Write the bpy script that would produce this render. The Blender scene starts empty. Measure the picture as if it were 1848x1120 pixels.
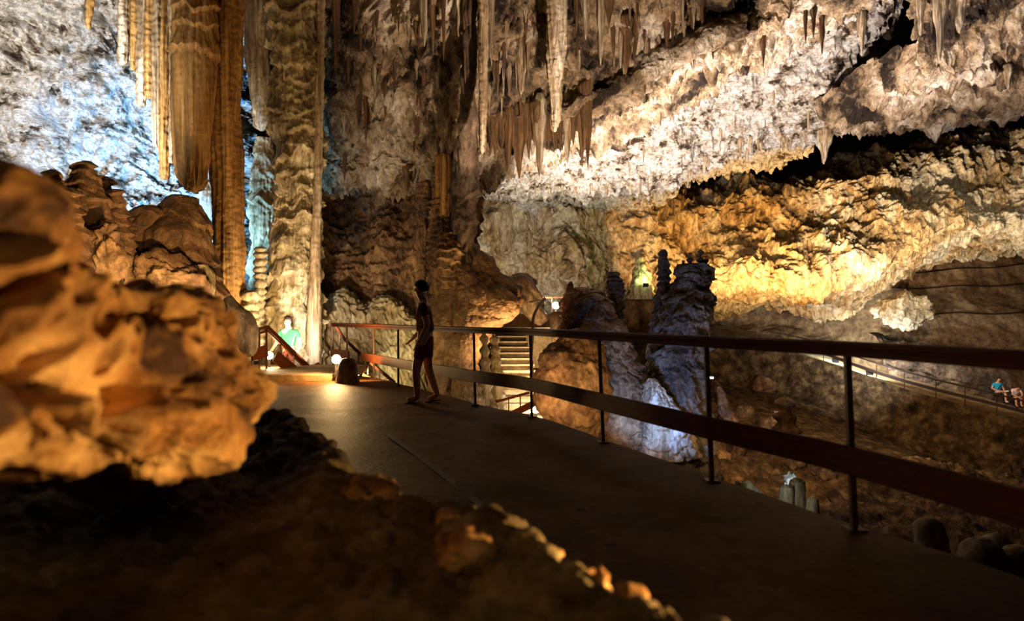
import bpy, bmesh, math, random
import numpy as np
from mathutils import Vector
from mathutils.bvhtree import BVHTree

# ------------------------------------------------------------------ camera, world, exposure
SC = bpy.context.scene
F, CX, CY, CAMZ = 1232.0, 924.0, 571.0, 1.2      # focal length in photo pixels, principal point, eye height
EYE = np.array([0.0, 0.0, CAMZ])
cam_d = bpy.data.cameras.new('camera')
cam = bpy.data.objects.new('camera', cam_d)
SC.collection.objects.link(cam)
cam.location = (0, 0, CAMZ)
cam.rotation_euler = (math.pi / 2, 0, 0)
cam_d.sensor_width = 36.0
cam_d.lens = 36.0 * F / 1848.0
cam_d.shift_y = (CY - 560.0) / 1848.0
cam_d.clip_end = 300
cam_d.clip_start = 0.05
cam_d.dof.use_dof = True
cam_d.dof.focus_distance = 15.0
cam_d.dof.aperture_fstop = 1.5
SC.camera = cam
SC.view_settings.view_transform = 'Standard'
SC.view_settings.look = 'None'
SC.view_settings.gamma = 1.0
SC.view_settings.use_curve_mapping = False
SC.view_settings.exposure = 0.0
SC.cycles.max_bounces = 5
SC.cycles.diffuse_bounces = 2
SC.cycles.glossy_bounces = 2
SC.cycles.sample_clamp_indirect = 4.0
SC.cycles.use_denoising = True
w = bpy.data.worlds.new('cave_dark')
SC.world = w
w.use_nodes = True
w.node_tree.nodes['Background'].inputs[0].default_value = (1.0, 0.75, 0.5, 1)
w.node_tree.nodes['Background'].inputs[1].default_value = 0.0008


def P(px, py, Y):
    """World point that lies at distance Y in front of the eye in the direction of photo pixel (px, py)."""
    return np.array([(px - CX) / F * Y, Y, CAMZ - (py - CY) / F * Y])


def lin(h):
    c = [int(h[i:i + 2], 16) / 255 for i in (0, 2, 4)]
    return tuple(x / 12.92 if x <= 0.04045 else ((x + 0.055) / 1.055) ** 2.4 for x in c)


WARM, AMBER, WHITE, COOL, BLUE, PINKW = (1, .62, .27), (1, .50, .13), (1, .86, .70), (.62, .86, 1), (.22, .58, 1), (1, .86, .79)


def spot(loc, target, W, col, deg=90, blend=0.6, rad=0.12, name='spotlight'):
    d = bpy.data.lights.new(name, 'SPOT')
    d.energy = W; d.color = col; d.spot_size = math.radians(deg); d.spot_blend = blend; d.shadow_soft_size = rad
    o = bpy.data.objects.new(name, d)
    SC.collection.objects.link(o)
    o.location = [float(v) for v in loc]
    o.rotation_euler = (Vector(target) - Vector(loc)).to_track_quat('-Z', 'Y').to_euler()
    return o


def point(loc, W, col, rad=0.1, name='lamp_light'):
    d = bpy.data.lights.new(name, 'POINT')
    d.energy = W; d.color = col; d.shadow_soft_size = rad
    o = bpy.data.objects.new(name, d)
    SC.collection.objects.link(o)
    o.location = [float(v) for v in loc]
    return o


# ------------------------------------------------------------------ floodlights of the cave, plus added fill light
# foreground rock: a warm floor flood beside the ledge
spot((1.25, 1.30, 0.44), (-0.9, 1.5, 0.98), 270, (1, .63, .26), 95, .5, .025)
spot((-0.3, -1.2, 1.9), (-0.5, 1.9, 0.6), 26, (1, .74, .42), 80, .8, .2)  # added fill from behind the camera to lift the ledge, no cave lamp
# left wall: cool floods hidden behind the near rock
spot(P(60, 470, 11.5), P(20, 90, 17), 6800, (.94, .97, 1), 95, .7, .1)
spot(P(-120, 420, 12.5), P(10, 150, 17), 3600, (1, .90, .80), 90, .7, .1)
spot(P(290, 470, 15.5), P(300, 330, 20), 10000, (.08, .40, 1), 75, .9, .1)
spot(P(372, 500, 17.0), P(392, 380, 20), 2600, BLUE, 110, .8, .1)
# drapes: warm flood from below
spot(P(330, 640, 10.5), P(350, 160, 15), 2400, (1, .57, .19), 56, .7, .1)
spot(P(372, 572, 8.2), P(215, 380, 10.6), 800, (1, .66, .32), 110, .8, .08)
spot(P(392, 640, 9.8), P(340, 430, 11.5), 130, (1, .78, .48), 120, .8, .08)
spot(P(230, 560, 6.2), P(215, 400, 11), 230, (1, .70, .36), 100, .8, .08)  # added frontal light to brighten the stalagmites behind the near rock
# great column and wall behind the stairs
spot(P(560, 640, 14.7), P(548, 500, 17.5), 900, WHITE, 95, .8, .08)
spot(P(470, 640, 14.6), P(520, 420, 17.6), 420, (1, .72, .38), 110, .8, .08)
spot(P(640, 700, 15.0), P(690, 500, 20.0), 800, (1, .84, .46), 120, .8, .1)
# upper wall / near ceiling
spot(P(700, 760, 11.0), P(700, 80, 17), 2900, (1, .62, .32), 80, .8, .2)
spot(P(1120, 640, 12.5), P(1060, 60, 17), 7500, (1, .80, .64), 75, .8, .2)
# bright diagonal ceiling
spot(P(1130, 640, 22.0), P(1210, 200, 25), 18000, PINKW, 95, .7, .15)
spot(P(1480, 640, 21.0), P(1450, 120, 24), 11000, PINKW, 95, .7, .15)
spot(P(1760, 660, 17.0), P(1760, 60, 21), 3800, (1, .84, .78), 80, .8, .15)
# far wall, amber floods on its foot ledge
for px, W in ((1225, 2300), (1330, 3600), (1440, 3600), (1530, 1800)):
    spot(P(px, 548, 35.2), P(px + 10, 380, 40), W, (1, .58, .20) if px < 1500 else WARM, 125, .8, .15)
spot(P(1660, 600, 31), P(1660, 330, 40), 14000, (1, .86, .66), 75, .8, .2)
spot(P(980, 560, 27.5), P(930, 380, 33), 4500, (1, .90, .74), 120, .8, .1)
# slope and far path
spot(P(1560, 650, 38.0), P(1560, 600, 44), 1300, (.86, .94, 1), 150, .8, .1)
spot(P(1750, 360, 30.0), P(1730, 560, 44), 3200, (1, .86, .62), 70, .8, .3)
spot(P(1500, 690, 26.0), P(1560, 760, 33), 2600, (1, .70, .38), 110, .8, .3)
spot(P(1330, 690, 21.0), P(1440, 730, 27), 1500, (1, .64, .30), 100, .8, .2)
# stairs and boulder
spot(P(985, 690, 20.5), P(925, 650, 22.5), 560, (1, .80, .48), 130, .6, .06)
spot(P(965, 728, 19.0), P(915, 720, 20.5), 260, (1, .95, .80), 140, .6, .06)
spot(P(958, 652, 18.3), P(850, 560, 19.2), 620, (1, .66, .32), 110, .8, .08)
spot(P(930, 720, 15.0), P(1030, 640, 17.5), 190, (1, .64, .32), 110, .8, .1)
# pit
spot(P(1120, 770, 13.5), P(1090, 620, 18), 300, (1, .66, .32), 120, .8, .1)
spot(P(1160, 740, 15.5), P(1215, 680, 18.5), 620, (.13, .34, 1), 110, .6, .06)
spot(P(1330, 700, 15.0), P(1240, 560, 19), 60, (.9, .9, 1), 90, .8, .1)
spot(P(1405, 800, 16.0), P(1300, 720, 19), 120, WARM, 130, .8, .1)

# ------------------------------------------------------------------ noise (numpy)
_rs = np.random.RandomState(7)
_perm = np.concatenate([_rs.permutation(256)] * 3)
_grad = _rs.normal(size=(256, 3)); _grad /= np.linalg.norm(_grad, axis=1)[:, None]


def gn(p, s=0):
    p = np.asarray(p, float) + s * 17.31
    i = np.floor(p).astype(np.int64); f = p - i
    u = f * f * f * (f * (f * 6 - 15) + 10)
    i &= 255
    out = np.zeros(len(p))
    for dx in (0, 1):
        wx = u[:, 0] if dx else 1 - u[:, 0]
        a = _perm[(i[:, 0] + dx) & 255]
        for dy in (0, 1):
            wy = u[:, 1] if dy else 1 - u[:, 1]
            b = _perm[(a + i[:, 1] + dy) & 255]
            for dz in (0, 1):
                wz = u[:, 2] if dz else 1 - u[:, 2]
                g = _grad[_perm[(b + i[:, 2] + dz) & 255]]
                out += wx * wy * wz * ((f[:, 0] - dx) * g[:, 0] + (f[:, 1] - dy) * g[:, 1] + (f[:, 2] - dz) * g[:, 2])
    return out * 1.5


def fbm(p, o=4, s=0, rough=.5):
    r = 0; a = 1.0
    for k in range(o):
        r = r + a * gn(p * (2.03 ** k), s + k); a *= rough
    return r


def ridged(p, o=4, s=0):
    r = 0; a = 1.0
    for k in range(o):
        r = r + a * (1 - 2 * np.abs(gn(p * (2.1 ** k), s + k))); a *= .5
    return r - 1


def billow(p, o=3, s=0):
    r = 0; a = 1.0
    for k in range(o):
        r = r + a * (2 * np.abs(gn(p * (2.1 ** k), s + k)) - .4); a *= .45
    return r


def cells(p, s=0):
    """distance to the nearest of scattered points (rounded pits or knobs)"""
    p = np.asarray(p, float) + s * 9.7
    i = np.floor(p).astype(np.int64)
    best = np.full(len(p), 9.0)
    for dx in (-1, 0, 1):
        for dy in (-1, 0, 1):
            for dz in (-1, 0, 1):
                c = i + (dx, dy, dz)
                h = _perm[(_perm[(_perm[c[:, 0] & 255] + c[:, 1]) & 255] + c[:, 2]) & 255]
                q = c + .5 + .32 * _grad[h]
                best = np.minimum(best, ((q - p) ** 2).sum(1))
    return np.sqrt(best)


S3 = lambda *v: np.array(v, float)


def crag(p, s=0, f=1.0):
    q = (p + .35 * np.stack([gn(p * .9, s + 50), gn(p * .9, s + 51), gn(p * .9, s + 52)], -1)) * f
    return .26 * billow(q * .8, 2, s) + .17 * ridged(q * S3(1.9, 1.9, 1.5), 2, s + 3) + .085 * billow(q * 4.2, 2, s + 6) + .045 * ridged(q * S3(9, 9, 6), 2, s + 9)


def spikes(p, f=2.2, s=0):
    return np.maximum(0, gn(p * S3(f, f, .18 * f), s) - .12) ** 1.3 + .5 * np.maximum(0, gn(p * S3(2.4 * f, 2.4 * f, .4 * f), s + 1) - .1)



def flutes(p, f=3.0, s=0, zs=.12):
    q = p * S3(f, f, zs * f)
    return gn(q, s) + .5 * gn(q * S3(2.3, 2.3, 1.6), s + 3)


def tiers(p, h=.7, s=0, wob=.9):
    """stacked flowstone lips: each layer swells downward and is undercut at its hem"""
    k = 1 / h
    ph = p[:, 2] * k + 1.5 * wob * gn(p * S3(.7, .7, .35) * k ** .5, s) + .55 * gn(p * S3(2.6, 2.6, .7) * k ** .5, s + 1) + .22 * gn(p * S3(9, 9, 1.2), s + 2)
    t = ph - np.floor(ph)
    amp = .62 + .9 * gn(np.stack([np.floor(ph) * 1.7, p[:, 0] * 1.1, p[:, 1] * 1.1], -1), s + 4)
    return np.clip(amp, .12, 1.1) * np.where(t < .22, (t / .22) ** 1.3, (1 - (t - .22) / .78) ** 1.2)


# ------------------------------------------------------------------ mesh helpers
def mesh_np(name, V, Q, smooth=True):
    me = bpy.data.meshes.new(name)
    V = np.ascontiguousarray(V, dtype=np.float32); n = Q.shape[1]
    me.vertices.add(len(V)); me.vertices.foreach_set('co', V.ravel())
    me.loops.add(Q.size); me.loops.foreach_set('vertex_index', np.ascontiguousarray(Q, dtype=np.int32).ravel())
    me.polygons.add(len(Q))
    me.polygons.foreach_set('loop_start', np.arange(0, Q.size, n, dtype=np.int32))
    me.polygons.foreach_set('loop_total', np.full(len(Q), n, dtype=np.int32))
    if smooth:
        me.polygons.foreach_set('use_smooth', np.ones(len(Q), dtype=bool))
    me.update(calc_edges=True)
    me.validate()
    return me


def link(name, me, mat=None, parent=None, loc=None):
    o = bpy.data.objects.new(name, me)
    SC.collection.objects.link(o)
    if mat is not None and me is not None and not me.materials:
        me.materials.append(mat)
    if parent is not None:
        o.parent = parent
    if loc is not None:
        o.location = [float(v) for v in loc]
    return o


def tag(o, label=None, cat=None, group=None, kind=None):
    if label: o['label'] = label
    if cat: o['category'] = cat
    if group: o['group'] = group
    if kind: o['kind'] = kind
    return o


def empty(name, loc, label, cat, group=None):
    return tag(link(name, None, loc=loc), label, cat, group)


def grid_quads(nv, nu, wrap=False):
    j, i = np.meshgrid(np.arange(nv - 1), np.arange(nu if wrap else nu - 1), indexing='ij')
    i2 = (i + 1) % nu
    return np.stack([j * nu + i, j * nu + i2, (j + 1) * nu + i2, (j + 1) * nu + i], -1).reshape(-1, 4)


def cr(C, n):
    """Catmull-Rom through the control rows of C, n samples"""
    C = np.asarray(C, float); m = len(C)
    t = np.linspace(0, m - 1 - 1e-9, n); k = np.floor(t).astype(int); f = (t - k).reshape((-1,) + (1,) * (C.ndim - 1))
    g = lambda j: C[np.clip(j, 0, m - 1)]
    p0, p1, p2, p3 = g(k - 1), g(k), g(k + 1), g(k + 2)
    p0 = np.where((k == 0).reshape(f.shape), 2 * p1 - p2, p0); p3 = np.where((k + 2 > m - 1).reshape(f.shape), 2 * p2 - p1, p3)
    return .5 * (2 * p1 + (p2 - p0) * f + (2 * p0 - 5 * p1 + 4 * p2 - p3) * f * f + (3 * p1 - p0 - 3 * p2 + p3) * f ** 3)


BVH = {}


def sheet(name, rows, nv, nu, disp, mat, face=None, kind='structure', keep=None):
    """a rock face through a net of world points, roughened along its own normals"""
    C = np.array(rows, float)
    V = cr(C, nv)
    V = cr(V.transpose(1, 0, 2), nu).transpose(1, 0, 2)
    du = np.gradient(V, axis=1); dv = np.gradient(V, axis=0)
    N = np.cross(du, dv); N /= np.linalg.norm(N, axis=2)[..., None] + 1e-9
    tgt = EYE if face is None else np.array(face, float)
    s = np.sign(((tgt - V) * N).sum(2).mean())
    N *= s
    p = V.reshape(-1, 3); nrm = N.reshape(-1, 3)
    dd = disp(p)
    dz = 0
    if isinstance(dd, tuple): dd, dz = dd
    p = p + nrm * dd[:, None]
    p[:, 2] -= dz
    Q = grid_quads(nv, nu)
    if s > 0:
        pass
    else:
        Q = Q[:, ::-1]
    me = mesh_np(name, p, Q)
    o = link(name, me, mat)
    if kind: tag(o, kind=kind)
    g = p.reshape(nv, nu, 3)[::2, ::2]
    BVH[keep or o.name] = BVHTree.FromPolygons(g.reshape(-1, 3).tolist(), grid_quads(g.shape[0], g.shape[1]).tolist())
    return o


def hit(px, py, *names):
    """where the line of sight through a pixel meets the named rock faces (nearest)"""
    d = Vector(P(px, py, 1.0) - EYE).normalized()
    best = None
    for n in names:
        r = BVH[n].ray_cast(Vector(EYE), d)
        if r[0] is not None and (best is None or r[3] < best[3]): best = r
    return None if best is None else np.array(best[0])


def tube_mesh(name, pts, nth, nz, disp=None, squash=1.0, cap=True):
    """upright body of rings: pts = [(x, y, z, r)]"""
    R = cr(np.array(pts, float), nz)
    th = np.linspace(0, 2 * math.pi, nth, endpoint=False)
    dirs = np.stack([np.cos(th), np.sin(th) * squash, 0 * th], -1)
    V = R[:, None, :3] + np.maximum(R[:, None, 3:4], .0005) * dirs[None]
    p = V.reshape(-1, 3)
    nrm = np.broadcast_to(dirs[None], V.shape).reshape(-1, 3)
    if disp is not None:
        rr = np.repeat(np.maximum(R[:, 3], .0005), nth)
        d = disp(p)
        d = np.maximum(d, -.75 * rr) * np.clip(rr / (.25 * R[:, 3].max()), .05, 1)
        p = p + nrm * d[:, None]
    Q = grid_quads(nz, nth, True)
    if R[0, 2] < R[-1, 2]: pass
    else: Q = Q[:, ::-1]
    if cap:
        n0 = len(p)
        p = np.vstack([p, p[:nth].mean(0), p[n0 - nth:n0].mean(0)])
        i = np.arange(nth); j = (i + 1) % nth
        c0 = np.stack([i, np.full(nth, n0), np.full(nth, n0), j], -1)
        T0 = np.stack([j, i, np.full(nth, n0)], -1); T1 = np.stack([n0 - nth + i, n0 - nth + j, np.full(nth, n0 + 1)], -1)
        if R[0, 2] >= R[-1, 2]: T0 = T0[:, ::-1]; T1 = T1[:, ::-1]
        me = bpy.data.meshes.new(name)
        me.from_pydata([tuple(v) for v in p], [], [tuple(q) for q in Q.tolist()] + [tuple(t) for t in T0.tolist()] + [tuple(t) for t in T1.tolist()])
        me.polygons.foreach_set('use_smooth', np.ones(len(me.polygons), dtype=bool))
        me.update()
        return me
    return mesh_np(name, p, Q)


def body(name, pix, nth, nz, disp, mat, label, cat, group=None, squash=1.0, parent=None):
    """a standing or hanging formation: pix = [(px, py, Y, r_px)] from the top down"""
    pts = []
    for px, py, Y, r in pix:
        c = P(px, py, Y); pts.append((c[0], c[1], c[2], r / F * Y))
    base = np.array(pts[-1][:3])
    me = tube_mesh(name, pts, nth, nz, disp, squash)
    co = np.empty(len(me.vertices) * 3, dtype=np.float32); me.vertices.foreach_get('co', co)
    me.vertices.foreach_set('co', (co.reshape(-1, 3) - base).astype(np.float32).ravel()); me.update()
    o = link(name, me, mat, parent, base)
    if parent is None: tag(o, label, cat, group)
    return o


_ico = {}


def blob(name, c, radii, disp, mat, label=None, cat=None, group=None, sub=5, rot=0.0, tilt=0.0, parent=None):
    if sub not in _ico:
        bm = bmesh.new(); bmesh.ops.create_icosphere(bm, subdivisions=sub, radius=1.0)
        bm.verts.ensure_lookup_table()
        _ico[sub] = (np.array([v.co[:] for v in bm.verts]), np.array([[v.index for v in f.verts] for f in bm.faces]))
        bm.free()
    V, T = _ico[sub]
    R = np.array(radii, float)
    p = V * R; n = V / R; n /= np.linalg.norm(n, axis=1)[:, None]
    ca, sa = math.cos(tilt), math.sin(tilt)
    M1 = np.array([[ca, 0, sa], [0, 1, 0], [-sa, 0, ca]])
    ca, sa = math.cos(rot), math.sin(rot)
    M2 = np.array([[ca, -sa, 0], [sa, ca, 0], [0, 0, 1]])
    p = p @ M1.T @ M2.T; n = n @ M1.T @ M2.T
    c = np.array(c, float)
    p = p + n * disp(p + c)[:, None]
    o = link(name, mesh_np(name, p, T), mat, parent, c)
    if label: tag(o, label, cat, group)
    return o


def box_bm(bm, a, b, R=None, c=None):
    """axis box from corner a to corner b added to bm"""
    vs = []
    for x in (a[0], b[0]):
        for y in (a[1], b[1]):
            for z in (a[2], b[2]):
                vs.append(bm.verts.new((x, y, z)))
    for f in ((0, 1, 3, 2), (4, 6, 7, 5), (0, 4, 5, 1), (2, 3, 7, 6), (0, 2, 6, 4), (1, 5, 7, 3)):
        bm.faces.new([vs[i] for i in f])
    return vs


def bm_obj(name, bm, mat, parent=None, loc=None, bevel=0.0, smooth=False):
    bmesh.ops.recalc_face_normals(bm, faces=bm.faces)
    me = bpy.data.meshes.new(name); bm.to_mesh(me); bm.free()
    if smooth: me.polygons.foreach_set('use_smooth', np.ones(len(me.polygons), dtype=bool))
    o = link(name, me, mat, parent, loc)
    if bevel:
        m = o.modifiers.new('bevel', 'BEVEL'); m.width = bevel; m.segments = 2; m.limit_method = 'ANGLE'
    return o


def sweep_bm(bm, path, prof, up=(0, 0, 1)):
    """profile [(side, up)] swept along world points"""
    path = [Vector([float(q) for q in p]) for p in path]
    rings = []
    for k, p in enumerate(path):
        d = (path[min(k + 1, len(path) - 1)] - path[max(k - 1, 0)])
        d.normalize()
        side = d.cross(Vector(up)); side.normalize()
        u = side.cross(d)
        rings.append([bm.verts.new(p + side * a + u * b) for a, b in prof])
    n = len(prof)
    for r0, r1 in zip(rings, rings[1:]):
        for i in range(n):
            bm.faces.new((r0[i], r0[(i + 1) % n], r1[(i + 1) % n], r1[i]))
    bm.faces.new(rings[0][::-1]); bm.faces.new(rings[-1])


def rect(w, h, z0=0.0):
    return [(-w / 2, z0), (w / 2, z0), (w / 2, z0 + h), (-w / 2, z0 + h)]


def circ(r, n=10):
    return [(r * math.cos(2 * math.pi * i / n), r * math.sin(2 * math.pi * i / n)) for i in range(n)]


# ------------------------------------------------------------------ materials
def nodes_of(name):
    m = bpy.data.materials.new(name); m.use_nodes = True
    nt = m.node_tree; b = nt.nodes['Principled BSDF']
    return m, nt, b


def rock(name, light, mid, dark, scale=1.0, stretch=1.0, lo=.36, hi=.60, bump=.6, fine=22.0, rough=.85, spec=.25, dist=.04, shear=0.0, mott=.75):
    m, nt, b = nodes_of(name)
    N, L = nt.nodes.new, nt.links.new
    tc = N('ShaderNodeTexCoord'); mp = N('ShaderNodeMapping')
    mp.inputs['Scale'].default_value = (1, 1, stretch); mp.inputs['Rotation'].default_value = (0, shear, 0)
    L(tc.outputs['Object'], mp.inputs['Vector'])
    n1 = N('ShaderNodeTexNoise'); n1.inputs['Scale'].default_value = scale; n1.inputs['Detail'].default_value = 9; n1.inputs['Roughness'].default_value = .68
    L(mp.outputs[0], n1.inputs['Vector'])
    rp = N('ShaderNodeValToRGB'); e = rp.color_ramp.elements
    e[0].position = lo; e[0].color = (*lin(dark), 1)
    e[1].position = hi; e[1].color = (*lin(light), 1)
    x = e.new((lo + hi) / 2); x.color = (*lin(mid), 1)
    L(n1.outputs['Fac'], rp.inputs[0])
    n2 = N('ShaderNodeTexNoise'); n2.inputs['Scale'].default_value = fine * .35; n2.inputs['Detail'].default_value = 6; n2.inputs['Roughness'].default_value = .7
    L(mp.outputs[0], n2.inputs['Vector'])
    r2 = N('ShaderNodeValToRGB'); r2.color_ramp.elements[0].position = .34; r2.color_ramp.elements[0].color = (.20, .15, .11, 1)
    r2.color_ramp.elements[1].position = .60; r2.color_ramp.elements[1].color = (1, 1, 1, 1)
    L(n2.outputs['Fac'], r2.inputs[0])
    mx = N('ShaderNodeMix'); mx.data_type = 'RGBA'; mx.blend_type = 'MULTIPLY'; mx.inputs[0].default_value = mott
    L(rp.outputs[0], mx.inputs[6]); L(r2.outputs[0], mx.inputs[7])
    L(mx.outputs[2], b.inputs['Base Color'])
    n3 = N('ShaderNodeTexNoise'); n3.inputs['Scale'].default_value = fine; n3.inputs['Detail'].default_value = 5; n3.inputs['Roughness'].default_value = .65
    L(mp.outputs[0], n3.inputs['Vector'])
    ad = N('ShaderNodeMath'); ad.operation = 'MULTIPLY_ADD'; ad.inputs[1].default_value = 1.6
    L(n2.outputs['Fac'], ad.inputs[0]); L(n3.outputs['Fac'], ad.inputs[2])
    bp = N('ShaderNodeBump'); bp.inputs['Strength'].default_value = bump; bp.inputs['Distance'].default_value = dist
    L(ad.outputs[0], bp.inputs['Height']); L(bp.outputs[0], b.inputs['Normal'])
    b.inputs['Roughness'].default_value = rough; b.inputs['Specular IOR Level'].default_value = spec
    return m


def plain(name, col, rough=.6, spec=.3, noise=.25, scale=8.0, stretch=(1, 1, 1), bump=.0, metal=0.0):
    m, nt, b = nodes_of(name)
    N, L = nt.nodes.new, nt.links.new
    tc = N('ShaderNodeTexCoord'); mp = N('ShaderNodeMapping'); mp.inputs['Scale'].default_value = stretch
    L(tc.outputs['Object'], mp.inputs['Vector'])
    n1 = N('ShaderNodeTexNoise'); n1.inputs['Scale'].default_value = scale; n1.inputs['Detail'].default_value = 6
    L(mp.outputs[0], n1.inputs['Vector'])
    rp = N('ShaderNodeValToRGB'); c = lin(col)
    rp.color_ramp.elements[0].position = .3; rp.color_ramp.elements[0].color = (*[v * (1 - noise) for v in c], 1)
    rp.color_ramp.elements[1].position = .7; rp.color_ramp.elements[1].color = (*[min(1, v * (1 + noise)) for v in c], 1)
    L(n1.outputs['Fac'], rp.inputs[0]); L(rp.outputs[0], b.inputs['Base Color'])
    if bump:
        bp = N('ShaderNodeBump'); bp.inputs['Strength'].default_value = bump; bp.inputs['Distance'].default_value = .01
        L(n1.outputs['Fac'], bp.inputs['Height']); L(bp.outputs[0], b.inputs['Normal'])
    b.inputs['Roughness'].default_value = rough; b.inputs['Specular IOR Level'].default_value = spec; b.inputs['Metallic'].default_value = metal
    return m


def glow(name, col, s):
    m, nt, b = nodes_of(name)
    b.inputs['Emission Color'].default_value = (*col, 1); b.inputs['Emission Strength'].default_value = s
    b.inputs['Base Color'].default_value = (.8, .8, .8, 1)
    return m


M_WHITE = rock('pale_calcite', 'e6e0d6', 'c8b8a2', '43331f', 1.3, 1.8, .39, .54, 1.0, 14, .85, .25, .12, .6)
M_CEIL = rock('stained_ceiling_rock', 'dfd0ba', 'a68c6a', '2a1c10', .55, .55, .40, .62, 1.0, 12, .85, .25, .12)
M_UPPER = rock('brown_wall_rock', 'b79c7c', '7c5c3c', '2a1c10', .5, .45, .38, .64, .9, 11, .85, .25, .08)
M_FAR = rock('ochre_far_rock', 'e2d2b4', 'c0a070', '4c3820', .35, .4, .34, .56, 1.0, 8, .85, .2, .2)
M_DRAPE = rock('brown_dripstone', 'c69a5c', '96692f', '44280e', 1.4, .06, .34, .66, .7, 26, .7, .3, .03)
M_PALE = rock('pale_dripstone', 'd8ccb4', 'a48a66', '54402a', 1.1, .12, .34, .64, .7, 26, .75, .3, .03)
M_GREY = rock('grey_dripstone', '8e8272', '5c5042', '241c14', 1.0, .3, .34, .66, .8, 20, .7, .3, .05)
M_STAL = rock('dark_stalactite', '96744c', '6a4c2a', '2e1e10', 1.6, .15, .34, .68, .7, 26, .7, .3, .03)
M_FLOW = rock('tawny_flowstone', 'b0895a', '7a5732', '2c1c0c', .9, .4, .36, .64, 1.0, 18, .6, .35, .04)
M_FLOWP = rock('cream_flowstone', 'd2c3a0', 'a08a5e', '55422a', .9, .22, .32, .62, .8, 20, .65, .35, .03)
M_DARK = rock('dark_wet_rock', '8a7258', '54402c', '20160c', .6, .6, .36, .66, .8, 14, .7, .35, .05)
M_BOULD = rock('smooth_brown_rock', 'a88458', '7c5a36', '3c2816', .9, .8, .34, .66, .8, 18, .65, .3, .03)
M_NEAR = rock('honey_pitted_rock', 'e8b870', 'b8813e', '4a2c10', 2.4, 1.4, .36, .60, .8, 16, .75, .3, .02)
M_LEDGE = rock('muddy_ledge_rock', 'a48e60', '74603c', '3e2e1a', 2.4, 1.0, .34, .66, .6, 18, .8, .25, .02)
M_EARTH = rock('packed_earth', '9a7e5c', '7a5f42', '4c3826', .5, 1.0, .32, .68, .5, 10, .9, .15, .05)
M_RUBBLE = rock('rubble_masonry', '8a704c', '5c462c', '2c2012', 1.6, 1.0, .36, .64, .9, 5, .9, .2, .10)
M_CONC = rock('trodden_concrete', '7c5028', '5e3c1a', '3a220e', 1.2, 1.0, .30, .70, .5, 30, .58, .04, .012, 0, .45)
nt = M_CONC.node_tree                         # dark trodden-in spots on the concrete
vo = nt.nodes.new('ShaderNodeTexVoronoi'); vo.inputs['Scale'].default_value = 2.6; vo.inputs['Randomness'].default_value = 1.0
tcn = next(n for n in nt.nodes if n.type == 'TEX_COORD'); nt.links.new(tcn.outputs['Object'], vo.inputs['Vector'])
sp = nt.nodes.new('ShaderNodeValToRGB'); sp.color_ramp.elements[0].position = .07; sp.color_ramp.elements[0].color = (.25, .22, .2, 1)
sp.color_ramp.elements[1].position = .10; sp.color_ramp.elements[1].color = (1, 1, 1, 1)
nt.links.new(vo.outputs['Distance'], sp.inputs[0])
mm = nt.nodes.new('ShaderNodeMix'); mm.data_type = 'RGBA'; mm.blend_type = 'MULTIPLY'; mm.inputs[0].default_value = .9
pb = nt.nodes['Principled BSDF']; old = pb.inputs['Base Color'].links[0].from_socket
nt.links.new(old, mm.inputs[6]); nt.links.new(sp.outputs[0], mm.inputs[7]); nt.links.new(mm.outputs[2], pb.inputs['Base Color'])
M_STEP = rock('worn_stone_steps', 'c2a478', '9c7c52', '6c5030', 1.5, 1.0, .30, .70, .4, 18, .7, .3, .02, 0, .4)
M_STONEW = rock('white_quartz_rubble', 'e6e6e0', 'b8b4a8', '55504a', 3.0, 1.0, .34, .6, .8, 20, .7, .3, .03)
M_WOOD = plain('varnished_wood', '522812', .6, .06, .35, 6, (1, 1, 12), .15)
M_WOODD = plain('dark_varnished_wood', '401e10', .42, .35, .35, 6, (1, 1, 12), .15)
M_STEEL = plain('painted_steel', '4a2c18', .55, .4, .45, 20)
M_RUST = plain('brown_metal_rail', '4c3020', .5, .4, .3, 9)
M_LAMPB = plain('lamp_housing', '2c2620', .5, .4, .2, 9)
M_SKIN = plain('skin', 'd09878', .55, .35, .06, 6)
M_HAIR = plain('dark_hair', '2a1c14', .6, .3, .2, 30)
M_GREEN = plain('green_cotton', '2c6c48', .85, .2, .12, 20)
M_TURQ = plain('turquoise_cotton', '1ea6cc', .85, .2, .12, 20)
M_WSHIRT = plain('pale_cotton', 'd8c6be', .85, .2, .1, 20)
M_BLACK = plain('black_cloth', '1c1a1c', .85, .2, .2, 20)
M_GREYC = plain('grey_brown_cloth', '665746', .9, .15, .2, 20)
M_RUSTC = plain('rust_cloth', '7c4030', .9, .15, .2, 20)
M_SHOE = plain('white_shoe', 'd8d4cc', .6, .3, .06, 20)
M_STRAP = plain('leather_strap', '301c12', .6, .3, .1, 20)
M_ROPE = plain('dark_rope', '241a12', .9, .1, .3, 20)
M_CABLE = plain('pale_cable', 'c8a878', .6, .3, .1, 20)

rng = random.Random(4)

# ================================================================== SETTING: the cave's shell
def d_left(p):
    q = p * S3(1, 1, 1.3)
    r = p @ np.array([[.8, 0, .6], [0, 1, 0], [-.6, 0, .8]])
    return .45 * fbm(q * .5, 3, 1) + 1.7 * crag(r * S3(.8, 1, 1.6), 5, 1.1)


def Rw(y, xs, ys):
    return [P(x, y, Y) for x, Y in zip(xs, ys)]


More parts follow.
